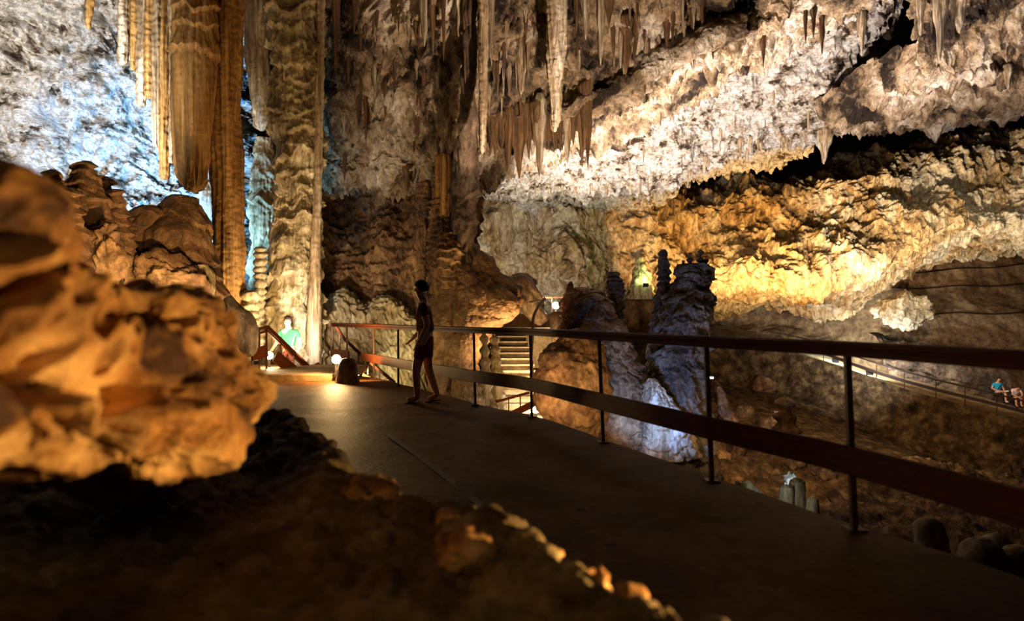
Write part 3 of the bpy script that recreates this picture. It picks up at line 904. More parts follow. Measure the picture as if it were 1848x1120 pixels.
body('stalagmite', [(470, 446, 16.6, 5), (470, 456, 16.6, 8), (469, 520, 16.6, 8), (466, 560, 16.6, 9), (463, 640, 16.6, 11)], 60, 200,
     lambda p: .06 * np.abs(np.sin(p[:, 2] * 18 + 2 * gn(p * 2))) + .03 * fbm(p * 5, 2, 3), M_FLOWP, 'thin cake-like stalagmite of stacked rings beside the tiered column', 'stalagmite')
body('stalagmite', [(450, 524, 15.6, 8), (450, 532, 15.6, 12), (452, 570, 15.6, 11), (454, 650, 15.6, 13)], 60, 160,
     lambda p: .06 * np.abs(np.sin(p[:, 2] * 16 + 2 * gn(p * 2, 4))) + .03 * fbm(p * 5, 2, 5), M_FLOWP, 'short ringed stalagmite at the top of the stair railing', 'stalagmite')
# hanging drapes before the cool-lit wall
body('hanging_drape', [(352, -90, 14.8, 40), (352, 20, 14.8, 36), (352, 62, 14.8, 34), (350, 110, 14.8, 38), (348, 200, 14.8, 36), (347, 280, 14.8, 32), (349, 312, 14.8, 26), (351, 330, 14.8, 22), (352, 342, 14.8, 14), (352, 348, 14.8, 3)], 220, 420,
     lambda p: .07 * flutes(p, 8, 22, .015) + .05 * flutes(p, 15, 23, .01) + .16 * tiers(p, .4, 24) * np.clip((p[:, 2] - 6.6) / .4, 0, 1) + .014 * fbm(p * 9, 2, 25), M_DRAPE, 'broad orange-brown dripstone drape hanging in parallel pleats', 'drape', squash=.6)
for k, (x, t, tip, r, tl) in enumerate(((222, -80, 118, 9, 'nearest the cool-lit wall'), (240, -80, 128, 8, 'second from the cool-lit wall'), (256, -80, 190, 9, 'with a chipped tip'),
                                        (270, -80, 178, 8, 'short and dark'), (283, -80, 262, 8, 'long and narrow'), (297, -80, 318, 10, 'longest of the blades, beside the broad drape'), (312, -80, 290, 9, 'tucked against the broad drape'))):
    body('hanging_drape', [(x + 6, t, 15.2 - .05 * k, r), (x + 2, (t + tip) / 2, 15.2 - .05 * k, r * .95), (x, tip - 12, 15.2 - .05 * k, r * .7), (x, tip, 15.2 - .05 * k, 1)], 50, 200,
         dflute(.03, 8, 30 + k, .04), M_DRAPE if k % 2 else M_PALE, 'hanging brown dripstone blade, ' + tl, 'drape', 'blades beside the broad drape', squash=1.3)
body('hanging_drape', [(392, 130, 16.2, 8), (392, 200, 16.2, 10), (391, 300, 16.2, 9), (390, 345, 16.2, 3)], 60, 160, dflute(.03, 7, 41, .03), M_DRAPE, 'narrow brown drape between the broad drape and the fluted column', 'drape')
body('hanging_drape', [(378, 330, 17.5, 14), (380, 380, 17.4, 20), (380, 430, 17.4, 12), (380, 445, 17.4, 2)], 90, 120, dflute(.06, 6, 43, .03), M_PALE, 'blue-lit pleated curtain low behind the lumpy stalagmite', 'drape')
body('stalactite', [(163, -60, 13.5, 8), (163, 0, 13.5, 8), (160, 40, 13.5, 5), (160, 52, 13.5, 1)], 30, 60, dflute(.02, 7, 45, .02), M_DRAPE, 'lone brown stalactite over the cool-lit white wall', 'stalactite')

# central shafts
body('limestone_column', [(850, -90, 16.8, 12), (849, 60, 16.8, 12), (846, 150, 17.0, 12), (843, 250, 17.6, 15), (838, 340, 18.2, 19), (836, 430, 19.0, 20), (836, 520, 19.8, 26), (836, 570, 19.8, 30)], 120, 420,
     lambda p: .08 * flutes(p, 6, 52, .05) + .16 * tiers(p, .6, 53) * np.clip((6.2 - p[:, 2]) / 1.0, 0, 1) + .08 * fbm(p * 1.5, 3, 54), M_DARK, 'slender brown column hanging through the middle of the hall to the mound', COL)
body('limestone_column', [(872, -90, 16.4, 8), (872, 100, 16.4, 8), (871, 220, 16.4, 7), (870, 268, 16.4, 5), (870, 280, 16.4, 1)], 50, 240, dflute(.025, 7, 55, .03), M_PALE, 'long thin pale stalactite against the slender middle column', 'stalactite')
body('limestone_column', [(1006, -90, 16.8, 22), (1005, 40, 16.8, 20), (1003, 120, 16.9, 16), (1002, 190, 17.0, 11), (1001, 225, 17, 8), (1001, 238, 17, 2)], 110, 300, dflute(.05, 6, 57, .06), M_PALE, 'long grooved pale shaft hanging over the stalactite cluster', 'stalactite')
body('limestone_column', [(801, 275, 19.0, 6), (801, 285, 19.0, 15), (801, 330, 19.0, 16), (800, 385, 19.0, 14), (799, 394, 19.0, 6)], 110, 160, dflute(.04, 6, 59, .03), M_DRAPE, 'rounded ribbed drum of dripstone beside the slender middle column', 'stalactite')
body('limestone_column', [(768, 325, 19.2, 6), (764, 340, 19.2, 13), (762, 400, 19.2, 10), (764, 480, 19.2, 10), (764, 560, 19.2, 9), (764, 640, 19.2, 16)], 90, 300, dcol(.7, .10, .03, 6, 60), M_FLOW, 'slim amber column in front of the fluted dark wall', COL)
body('limestone_column', [(790, 360, 19.0, 8), (800, 430, 19.0, 24), (806, 480, 19, 30), (800, 530, 19, 22)], 120, 160, dcol(.35, .16, .04, 6, 62), M_FLOW, 'stack of flowstone scallops above the bulbous mound', 'flowstone')
body('flowstone_mound', [(818, 424, 19.6, 4), (822, 440, 19.6, 16), (834, 480, 19.6, 44), (852, 530, 19.6, 76), (848, 572, 19.4, 66), (826, 610, 19.2, 40), (816, 700, 19.0, 36), (816, 800, 18.8, 46)], 320, 420,
     lambda p: bulbs(p * S3(1, 1, .8), 1.25, .52, 3) + bulbs(p, 3.0, .13, 5) - .3 + .25 * fbm(p * .7, 2, 64) + .03 * flutes(p, 7, 65, .2) + .02 * ridged(p * 8, 2, 63), M_BOULD, 'bulbous mound of rounded flowstone beside the stone steps', 'flowstone', squash=.8)
for k, (x, t, b, r, Y, lab) in enumerate(((873, 598, 690, 8, 17.0, 'small knobbly stalagmite at the mound side of the stone steps'), (893, 606, 700, 9, 17.4, 'leaning pale stalagmite touching the stone steps'),
                                          (866, 455, 482, 4, 20.5, 'tiny orange-lit stalagmite on top of the mound'), (886, 462, 500, 7, 20.3, 'stubby brown stalagmite on the shoulder of the mound'),
                                          (885, 708, 750, 11, 17.0, 'low pale stalagmite by the lit landing'), (851, 690, 735, 8, 16.6, 'small pinkish stalagmite at the mound foot'), (862, 694, 735, 8, 16.5, 'small rosy stalagmite nearest the railing post at mound foot'))):
    body('stalagmite', [(x, t, Y, r * .4), (x, t + 6, Y, r * .8), (x + 2, (t + b) / 2, Y, r), (x + 3, b, Y, r * 1.5), (x + 3, b + 40, Y, r * 1.8)], 50, 90,
         lambda p, k=k: .07 * (.5 - cells(p * 5, k)) + .03 * np.sin(p[:, 2] * 22), M_FLOWP, lab, 'stalagmite')

# beside the stairs
blob('boulder', P(1036, 706, 16.6), (.92, .8, 1.30), lambda p: .14 * fbm(p * .9, 3, 66) + .45 * crag(p, 6) + .05 * ridged(p * 2.2, 3, 67) - .10 * np.clip(.45 - cells(p * 1.3, 8), 0, 1), M_BOULD, 'large smooth brown boulder between the stone steps and the railing', 'boulder', sub=6)
body('flowstone_mound', [(1052, 518, 19.6, 10), (1056, 530, 19.5, 34), (1066, 570, 19.2, 50), (1078, 620, 18.8, 60), (1090, 690, 18.4, 66), (1096, 800, 18.0, 80)], 220, 300,
     lambda p: .16 * tiers(p, .3, 68) + .06 * flutes(p, 6, 69, .15) + .2 * fbm(p * .9, 3, 70) + .5 * crag(p, 71), M_FLOW, 'amber flowstone mass rising behind the smooth boulder', 'flowstone', squash=.8)
body('stalagmite', [(1030, 508, 20, 3), (1030, 516, 20, 6), (1030, 540, 20, 9)], 30, 40, knobs(4, .06, 3), M_FLOW, 'short horn of rock on the amber flowstone mass', 'stalagmite')
body('limestone_column', [(1108, 490, 20.4, 5), (1110, 520, 20.4, 12), (1110, 560, 20.3, 14), (1112, 610, 20.2, 18), (1116, 700, 20, 26)], 90, 200, dcol(.3, .12, .03, 6, 73), M_DARK, 'dark knobbly pillar at the far flank of the amber flowstone', COL)
b = blob('tilted_slab', P(955, 542, 23.2), (.42, .5, .95), lambda p: .10 * gn(p @ np.array([[4.6, .2, 2.6], [0, .4, 0], [4.0, 0, -2.6]]) * S3(1, 1, .15), 3) + .05 * fbm(p * 2.5, 3, 75), M_FLOW, 'tilted slab of fluted flowstone beside the head of the steps', 'flowstone', sub=6, tilt=-.5)
blob('boulder', P(932, 520, 24.2), (.75, .6, .45), lambda p: .2 * fbm(p * 1.2, 3, 76), M_BOULD, 'dark rounded rock leaning on the tilted fluted slab', 'boulder', tilt=-.4)
body('stalagmite', [(1010, 562, 21.6, 10), (1010, 570, 21.6, 17), (1012, 590, 21.6, 18), (1014, 620, 21.6, 18)], 80, 80, lambda p: .06 * flutes(p, 4, 77, .1), M_FLOW, 'squat amber stump by the curled iron handrail', 'stalagmite')
# centre column with small pinnacles
body('limestone_column', [(1246, 476, 19.2, 20), (1248, 492, 19.2, 28), (1248, 520, 19.2, 32), (1244, 535, 19.2, 44), (1240, 560, 19.0, 46), (1238, 620, 18.8, 44), (1234, 660, 18.7, 46), (1226, 720, 18.5, 52), (1220, 800, 18.4, 62), (1218, 860, 18.4, 70)], 260, 420,
     lambda p: .20 * tiers(p, .42, 82) + .07 * flutes(p, 6, 83, .12) + .15 * fbm(p * .9, 3, 84) + .55 * crag(p, 86), M_GREY, 'thick dark grey stalagmite column crowned with pinnacles beyond the railing', COL)
for x, t, r, tl in ((1245, 456, 4, 'sharpest and tallest'), (1264, 448, 4, 'slender, at the middle'), (1273, 466, 6, 'blunt, at the far edge'), (1233, 470, 6, 'stout, at the near edge')):
    body('stalagmite', [(x, t, 19.0, 1.5), (x, t + 8, 19.0, r), (x, t + 25, 19.0, r * 1.3), (x, t + 45, 19, r * 1.6)], 36, 60, lambda p: .04 * np.sin(p[:, 2] * 30) + .03 * fbm(p * 5, 2, 3), M_DARK, 'small pinnacle on the thick grey column, ' + tl, 'stalagmite', 'pinnacles on the thick grey column')
body('limestone_column', [(1197, 450, 19.6, 5), (1197, 462, 19.6, 9), (1199, 520, 19.6, 11), (1198, 560, 19.5, 18), (1196, 620, 19.4, 24), (1192, 700, 19.2, 30), (1188, 780, 19.2, 40)], 110, 300, dcol(.4, .12, .04, 6, 85), M_DARK, 'thin dark pillar of rings standing against the thick grey column', COL)
body('flowstone_mound', [(1176, 682, 17.6, 6), (1178, 690, 17.6, 12), (1184, 720, 17.6, 24), (1196, 760, 17.6, 44), (1200, 820, 17.6, 60)], 110, 160, dcol(.5, .10, .05, 6, 87), M_PALE, 'blue-lit draped flowstone at the foot of the thick grey column', 'flowstone')
body('stalagmite', [(1290, 688, 18.6, 4), (1296, 700, 18.6, 8), (1306, 730, 18.5, 12), (1314, 752, 18.4, 16), (1318, 790, 18.4, 22)], 60, 110, knobs(4.5, .10, 5), M_FLOW, 'slanting knobbly amber stalagmite under the tiny teal lamp', 'stalagmite')
blob('boulder', P(1158, 566, 36.9), (2.6, 1.4, .85), lambda p: .35 * fbm(p * .6, 3, 191) + .3 * crag(p, 192), M_FLOW, 'brown rock hump that carries the small green-lit stalagmite', 'boulder')
body('stalagmite', [(1156, 452, 36.6, 3), (1157, 462, 36.6, 8), (1158, 485, 36.6, 13), (1158, 512, 36.6, 18), (1158, 540, 36.6, 24)], 70, 100, knobs(2.4, .24, 7), M_FLOWP, 'small christmas-tree-shaped stalagmite lit green at its foot', 'stalagmite')
body('stalagmite', [(1143, 655, 18.5, 4), (1143, 662, 18.5, 7), (1146, 690, 18.5, 9), (1150, 730, 18.5, 14)], 40, 80, knobs(4, .08, 9), M_FLOWP, 'little pale stalagmite between the amber flowstone and thin pillar', 'stalagmite')
body('stalagmite', [(1414, 718, 21, 8), (1416, 726, 21, 14), (1418, 760, 21, 18), (1424, 800, 21, 30)], 60, 80, lambda p: .06 * np.sin(p[:, 2] * 16) + .06 * fbm(p * 3, 2, 8), M_FLOW, 'ringed brown stalagmite beside the small white floodlight', 'stalagmite')

# behind the near rock: stalagmites before the cool-lit wall
for x, pts, lab in ((95, [(95, 306, 9.6, 5), (95, 316, 9.6, 13), (98, 350, 9.6, 22), (104, 420, 9.6, 32), (108, 520, 9.6, 40)], 'dark rounded cone of stalagmite nearest the pitted rock'),
                    (157, [(157, 291, 10.0, 5), (155, 302, 10.0, 14), (152, 330, 10.0, 24), (153, 370, 10.0, 33), (158, 430, 10.0, 40), (165, 520, 10.0, 50)], 'tall scaly cone of stalagmite before the cool-lit wall'),
                    (188, [(186, 318, 10.6, 5), (187, 330, 10.6, 8), (192, 380, 10.6, 13), (200, 440, 10.6, 20), (205, 520, 10.6, 26)], 'thin broken stalagmite behind the scaly cone'),
                    (208, [(208, 342, 10.4, 6), (208, 352, 10.4, 11), (212, 400, 10.4, 15), (216, 450, 10.4, 20), (220, 540, 10.4, 26)], 'amber stalagmite finger beside the scaly cone'),
                    (231, [(231, 388, 11.0, 5), (231, 398, 11.0, 9), (232, 430, 11.0, 13), (236, 520, 11.0, 20)], 'small pointed stalagmite beside the lumpy mass'),
                    (120, [(124, 340, 9.2, 8), (124, 352, 9.2, 14), (128, 400, 9.2, 20), (136, 520, 9.2, 30)], 'knobbly pale stalagmite in front of the scaly cone')):
    body('stalagmite', pts, 90, 150, lambda p, x=x: .09 * tiers(p, .16, x, .4) + .06 * fbm(p * 2.2, 3, x) + .012 * flutes(p, 12, x, .2), M_FLOW, lab, 'stalagmite')
body('flowstone_mound', [(322, 352, 11.6, 12), (326, 362, 11.6, 30), (324, 390, 11.6, 50), (318, 430, 11.5, 66), (322, 480, 11.4, 72), (330, 580, 11.2, 80)], 200, 260,
     lambda p: .14 * (.55 - cells(p * S3(2.2, 2.2, 1.6), 3)) + .10 * tiers(p, .3, 92, .8) + .02 * flutes(p, 9, 93, .2) + .12 * fbm(p * 1.2, 2, 94), M_FLOW, 'lumpy tiered stalagmite mass before the blue-lit wall', 'flowstone', squash=.8)
body('stalagmite', [(268, 372, 11.2, 8), (268, 382, 11.2, 20), (264, 420, 11.2, 28), (262, 480, 11.2, 34), (270, 560, 11.2, 40)], 110, 140, lambda p: .10 * tiers(p, .3, 96, .8) + .05 * fbm(p * 2, 2, 97), M_FLOW, 'rounded shoulder knob in front of the lumpy mass', 'stalagmite')
body('flowstone_mound', [(362, 478, 11.0, 10), (358, 500, 11.0, 22), (362, 560, 11.0, 32), (376, 620, 11.0, 44), (390, 700, 11, 60)], 110, 140, lambda p: .08 * tiers(p, .35, 98, .8) + .08 * fbm(p * 2, 3, 99), M_FLOWP, 'bright knobby flowstone lit from below behind the pitted rock', 'flowstone')
blob('boulder', P(300, 500, 10.6), (.62, .4, .30), lambda p: .16 * fbm(p * 1.6, 3, 121) + .5 * crag(p, 122, 1.6), M_BOULD, 'smooth brown boulder in front of the lumpy stalagmite mass', 'boulder', tilt=.25)
blob('boulder', P(410, 580, 11.6), (.35, .4, .75), lambda p: .08 * fbm(p * 1.6, 3, 124), M_DARK, 'dark leaning slab of rock at the foot of the brown column', 'boulder', tilt=-.7)
blob('boulder', P(190, 452, 9.6), (.24, .25, .46), lambda p: .12 * fbm(p * 1.8, 3, 125) + .45 * crag(p, 126, 1.6), M_BOULD, 'smooth grey hump between the amber finger and the pitted rock', 'boulder')
tb = cr(np.array([P(372, 560, 10.6), P(390, 580, 10.8), P(402, 602, 11.2), P(412, 625, 11.6)]), 20)
bm = bmesh.new(); sweep_bm(bm, tb - tb[0], circ(.018), up=(0, 1, 0)); tag(bm_obj('cable', bm, M_CABLE, loc=tb[0], smooth=True), 'pale cable running down the rock behind the pitted boulder', 'cable')

# far slope
blob('boulder', P(1632, 560, 42.5), (1.75, 1.3, 1.0), lambda p: .45 * ridged(p * .7, 3, 131) + .12 * ridged(p * 2.2, 3, 132), M_FAR, 'big craggy boulder resting on the earth slope over the far path', 'boulder', sub=6, tilt=.15)
for x, y, Y, r, lab in ((1655, 478, 45.5, .45, 'small white rock alone on the upper earth slope'), (1618, 492, 44.5, .6, 'pale rock at the foot of the stalactite curtain'), (1575, 508, 43, .6, 'pale rock lowest beside the stalactite curtain'), (1645, 457, 47, 1.0, 'flat pale rock under the far overhang'),
                        (1760, 452, 48, 1.8, 'wide grey rock at the top of the earth slope'), (1840, 465, 48, .9, 'grey rock at the far upper end of the slope')):
    blob('rock', P(x, y, Y), (r, r * .8, r * .5), lambda p: .3 * r * fbm(p * 1.1 / max(r, .5), 3, 133), M_FAR, lab, 'rock', sub=4)
for y0, y1, lab in ((500, 478, 'upper dark rope line across the earth slope'), (524, 514, 'middle dark rope line across the earth slope'), (568, 566, 'lower dark rope line across the earth slope')):
    pts = []
    for x in np.linspace(1540 if y0 < 510 else 1600, 1900, 26):
        h = hit(x, y0 + (y1 - y0) * (x - 1540) / 320 + 1.5 * math.sin(x * .05), 'floor.004')
        if h is not None: pts.append(h + S3(0, -.05, .06))
    if len(pts) > 3:
        bm = bmesh.new(); sweep_bm(bm, np.array(pts) - pts[0], circ(.05, 6)); tag(bm_obj('rope', bm, M_ROPE, loc=pts[0], smooth=True), lab, 'rope')

# pit
for x, t, b, r, Y, lab in ((1678, 934, 1010, 30, 7.2, 'smooth translucent-looking stalagmite dome standing alone at the walkway edge'), (1772, 970, 1060, 46, 6.6, 'broad low stalagmite dome by the walkway edge'), (1800, 962, 1040, 26, 7.6, 'rounded stalagmite knob behind the broad dome'), (1838, 984, 1080, 34, 6.6, 'dark stalagmite dome beyond the broad one'),
                           (1437, 862, 940, 16, 9.5, 'tall blunt twin stalagmite at the walkway edge'), (1418, 874, 940, 12, 9.4, 'shorter blunt twin stalagmite lit white on one flank'), (1466, 896, 950, 12, 9.2, 'low knob beside the blunt twin stalagmites'),
                           (1349, 866, 910, 11, 10.6, 'small striped stalagmite lit white at its base'), (1331, 866, 900, 7, 10.8, 'tiny grey stalagmite beside the striped one')):
    body('stalagmite', [(x, t, Y, r * .25), (x, t + r * .25, Y, r * .62), (x, t + r * .8, Y, r * .9), (x + 2, b, Y, r * 1.1), (x + 3, b + 260, Y, r * 1.8)], 60, 120,
         lambda p, x=x: .03 * fbm(p * 2.5, 3, x) + .006 * fbm(p * 12, 2, x), M_FLOWP, lab, 'stalagmite')
blob('quartz_rock', P(1425, 868, 10.4), (.10, .09, .13), lambda p: .05 * ridged(p * 6, 3, 201), M_STONEW, 'glittering white crystal rock behind the blunt twin stalagmites', 'rock', sub=4)
blob('quartz_rock', P(1358, 890, 11.0), (.13, .10, .08), lambda p: .05 * ridged(p * 6, 3, 202), M_STONEW, 'glittering white crystal rock at the base of the striped stalagmite', 'rock', sub=4)
point(P(1423, 862, 9.95), 9, (.8, .92, 1), .03)
point(P(1356, 884, 10.6), 9, (.75, .95, 1), .03)
point(P(1408, 894, 8.9), 5, (.8, .92, 1), .03)
r2 = random.Random(11)
for k in range(34):
    px, py = r2.uniform(1090, 1500), r2.uniform(690, 900)
    if py > 700 + (px - 1090) * .42 + 120: continue
    h = hit(px, py, 'wall_right', 'floor.002')
    if h is None: continue
    s = r2.uniform(.3, .85)
    blob('boulder', h + S3(0, 0, .15 * s), (s, s * r2.uniform(.7, 1), s * r2.uniform(.5, .9)), lambda p, k=k: .22 * ridged(p * 1.0, 3, 140 + k) + .05 * fbm(p * 4, 2, 141), M_DARK if k % 3 else M_FLOW,
         'rough brown boulder among others on the shadowed pit floor', 'boulder', 'boulders on the pit floor', sub=4, rot=r2.uniform(0, 3))
spot(P(1150, 800, 12.5), P(1170, 800, 16), 40, WARM, 140, .8, .05)
spot(P(1000, 830, 13.0), P(1030, 740, 16), 60, (1, .75, .40), 130, .8, .05)
point(P(857, 724, 15.9), 6, (1, .72, .72), .04)

# ================================================================== STALACTITES
def stal_mesh(k, mat):
    nth, nz = 22, 44
    t = np.linspace(0, 1, nz); th = np.linspace(0, 2 * math.pi, nth, endpoint=False)
    rs = np.random.RandomState(100 + k)
    prof = (1 - t) ** (.62 + .25 * rs.rand()) * (1 + .12 * np.sin(t * rs.uniform(5, 14) + rs.rand() * 6)) * np.clip(.35 + t * 6, 0, 1) + .02
    cx = .35 * (rs.rand() - .5) * t ** 2; cy = .35 * (rs.rand() - .5) * t ** 2
    V = np.stack([prof[:, None] * np.cos(th)[None], prof[:, None] * np.sin(th)[None], np.broadcast_to((.14 - 1.14 * t)[:, None], (nz, nth))], -1)
    q = np.stack([np.broadcast_to(np.cos(th) * 1.6, (nz, nth)), np.broadcast_to(np.sin(th) * 1.6, (nz, nth)), np.broadcast_to(t[:, None] * 3, (nz, nth))], -1).reshape(-1, 3)
    d = 1 + .38 * gn(q, k).reshape(nz, nth) + .22 * gn(q * S3(2.2, 2.2, 2), k + 5).reshape(nz, nth)
    V[..., :2] *= d[..., None]; V[..., 0] += cx[:, None]; V[..., 1] += cy[:, None]
    me = mesh_np('stalactite', V.reshape(-1, 3), grid_quads(nz, nth, True)[:, ::-1])
    me.materials.append(mat)
    return me


ST_B = [stal_mesh(k, M_STAL) for k in range(5)]
ST_P = [stal_mesh(k + 5, M_PALE) for k in range(5)]
n_st = 0


def stal(px, root, tip, r, faces, label, group=None, pale=False, k=None, up=.1):
    global n_st
    h = hit(px, root, *faces)
    if h is None: return None
    Y = h[1]; n_st += 1
    pool = ST_P if pale else ST_B
    o = bpy.data.objects.new('stalactite', pool[(n_st if k is None else k) % 5])
    SC.collection.objects.link(o)
    R = r / F * Y
    o.location = [float(h[0]), float(h[1] + .25 * R), float(h[2])]
    o.scale = (R, R, (tip - root) / F * Y)
    o.rotation_euler = (0, 0, rng.uniform(0, 6.28))
    return tag(o, label, 'stalactite', group)


A = ('ceiling',); Bc = ('ceiling.001',); K = ('ceiling.002',); W = ('wall_back',)
g = 'stalactites of the cluster under the ledge'
CL = [(886, 222, 280, 7), (900, 214, 276, 9), (917, 206, 312, 12), (936, 200, 322, 17), (953, 198, 286, 10), (975, 192, 318, 14), (990, 192, 272, 9), (1024, 180, 294, 12), (1036, 172, 262, 11), (1049, 166, 302, 10), (1060, 162, 304, 9), (1012, 190, 250, 10), (964, 194, 262, 9), (926, 204, 268, 9)]
nm = {936: 'thickest brown spike, hanging lowest in the cluster under the ledge', 975: 'grey blunt spike beside the thickest one in the cluster', 917: 'slim brown spike on the near side of the thickest one in the cluster', 1024: 'smooth pointed spike between the grey blunt one and the cluster end',
      1060: 'last thin spike at the bright end of the cluster', 1049: 'long thin spike next to the last of the cluster'}
rc = random.Random(5)
for k in range(34):
    x = rc.uniform(884, 1068); CL.append((x, float(np.interp(x, (884, 940, 1010, 1068), (222, 202, 190, 158))) - 4, rc.uniform(240, 285) - .12 * (x - 884) * .5, rc.uniform(6, 11)))
for x, t, b, r in CL:
    stal(x, t - 6, b, r, A, nm.get(x, 'brown stalactite packed in the cluster under the diagonal ledge'), g, x in (975, 1024))
for x, t, b, r, pale, lab in ((840, -30, 150, 10, False, 'thick brown stalactite beside the top of the slender column'), (886, -30, 120, 8, True, 'pale stalactite hanging just beyond the slender column'), (828, -30, 66, 9, True, 'white-edged stalactite stub high before the slender column'),
                              (940, 88, 170, 13, True, 'white wedge-shaped stalactite alone above the cluster'), (764, -30, 84, 12, True, 'pale stalactite high on the brown upper wall'), (780, -30, 96, 9, False, 'brown stalactite high on the upper wall beside a pale one'), (800, -30, 112, 6, False, 'thin dark stalactite between the upper wall and slender column'),
                              (1131, 34, 136, 13, False, 'large curved stalactite pointing at the diagonal ledge'), (1146, 30, 118, 8, False, 'dark stalactite just behind the large curved one'), (1085, -20, 118, 9, True, 'pale needle stalactite over the middle of the ledge'), (1100, -30, 50, 11, False, 'olive stalactite beside the pale needle'),
                              (1057, -20, 72, 9, True, 'pale pleated stalactite near the long grooved shaft'), (1040, -20, 60, 7, False, 'brown stalactite close behind the long grooved shaft'), (1204, 38, 88, 8, False, 'stubby brown drop at the brighter part of the ceiling'), (1232, -10, 60, 5, True, 'thin stalactite beside the stubby brown drop'),
                              (1378, 66, 122, 5, False, 'lone brown stalactite in the bright ceiling'), (1454, 22, 78, 5, False, 'short brown stalactite of a high trio'), (1469, 14, 68, 6, False, 'broad stalactite of a high trio'), (1484, 28, 100, 7, False, 'longest stalactite of a high trio'), (1330, 60, 110, 22, True, 'wide pleated drip curtain high in the bright ceiling'),
                              (500, -40, 95, 11, False, 'thick brown stalactite over the tiered column'), (520, -40, 150, 8, False, 'long narrow stalactite before the tiered column'), (556, -40, 70, 9, True, 'greyish stalactite over the slim pale shaft'), (606, -40, 130, 8, False, 'brown stalactite where the upper wall begins'), (640, -20, 60, 8, False, 'short brown stalactite on the upper wall'),
                              (735, 300, 350, 9, False, 'funnel-shaped drip under the upper wall'), (660, 180, 260, 5, False, 'thin brown drip on the upper wall'), (695, 150, 215, 6, False, 'narrow pale-tipped drip on the upper wall')):
    stal(x, t, b, r, A + Bc, lab, None, pale)
for x, t, b, r, pale, lab in ((1336, 250, 284, 6, True, 'white stalactite at the dark gap under the bright ceiling'), (1490, 236, 296, 14, True, 'pinkish stalactite bundle at the rim of the bright ceiling'), (1408, 240, 256, 6, True, 'small tooth at the rim of the bright ceiling'), (1577, 160, 208, 9, True, 'white fang at the far corner of the bright ceiling'), (1272, 284, 316, 6, True, 'small pale fang low on the rim of the bright ceiling'),
                              (1556, 24, 100, 9, True, 'rounded pale stalactite by the dark slot')):
    stal(x, t, b, r, Bc, lab, None, pale)
for x, t, b, r, lab in ((1700, -40, 108, 15, 'long pinkish drape left of the ceiling swelling'), (1735, -40, 58, 18, 'broad reddish drape on the ceiling swelling'), (1820, 118, 160, 9, 'short fang beneath the ceiling swelling'), (1664, -20, 64, 10, 'pale stalactite close to the dark slot')):
    stal(x, t, b, r, K, lab.replace('left of', 'beside'), None, True)
# fringes, each its own
r3 = random.Random(21)
for k in range(115):
    x = r3.uniform(868, 1300); f = r3.random()
    e = np.interp(x, (860, 1065, 1260, 1400), (285, 196, 108, 40)); y = e * f ** .6 - 14 - 12 * r3.random()
    stal(x, y, y + r3.uniform(16, 70) * (1.1 - .4 * f), r3.uniform(2.2, 5.5), A, 'small stalactite in the crowd under the stained near ceiling', 'small stalactites of the near ceiling', r3.random() < .45)
for k in range(40):
    x = r3.uniform(600, 850); y = r3.uniform(-10, 290)
    stal(x, y, y + r3.uniform(16, 60), r3.uniform(2.2, 5.5), A, 'small brown drip on the shadowed upper wall', 'drips of the upper wall', r3.random() < .2)
for k in range(45):
    x = r3.uniform(930, 1590)
    e = np.interp(x, (900, 980, 1060, 1150, 1230, 1290, 1400, 1500, 1585), (338, 352, 346, 344, 330, 292, 258, 246, 205)); y = e - r3.uniform(2, 16)
    stal(x, y, y + r3.uniform(8, 24), r3.uniform(1.6, 4), Bc, 'tiny white stalactite of the fringe on the bright ceiling rim', 'fringe of the bright ceiling rim', True)
for k in range(20):
    x = r3.uniform(1100, 1560); e = np.interp(x, (1100, 1290, 1400, 1560), (340, 292, 258, 220)); y = r3.uniform(e - 130, e - 25)
    stal(x, y, y + r3.uniform(10, 30), r3.uniform(1.6, 4), Bc, 'small pale drip scattered over the bright ceiling', 'drips of the bright ceiling', True)
for k in range(60):
    zone = r3.choice(((860, 970, 380, 440, 40, 80, True), (1170, 1260, 340, 372, 30, 70, False), (1460, 1545, 350, 440, 40, 90, True), (1300, 1400, 300, 360, 20, 50, False), (1540, 1640, 220, 260, 15, 36, False)))
    x, y = r3.uniform(*zone[:2]), r3.uniform(*zone[2:4])
    o = stal(x, y, y + r3.uniform(*zone[4:6]), r3.uniform(2, 4.5), W, 'thin stalactite strand in the curtains of the far wall', 'strands of the far wall curtains', zone[6])
    if o: o.name = 'stalactite_strand'; o['category'] = 'dripstone'  # stalactites like the others, only named apart on the far wall

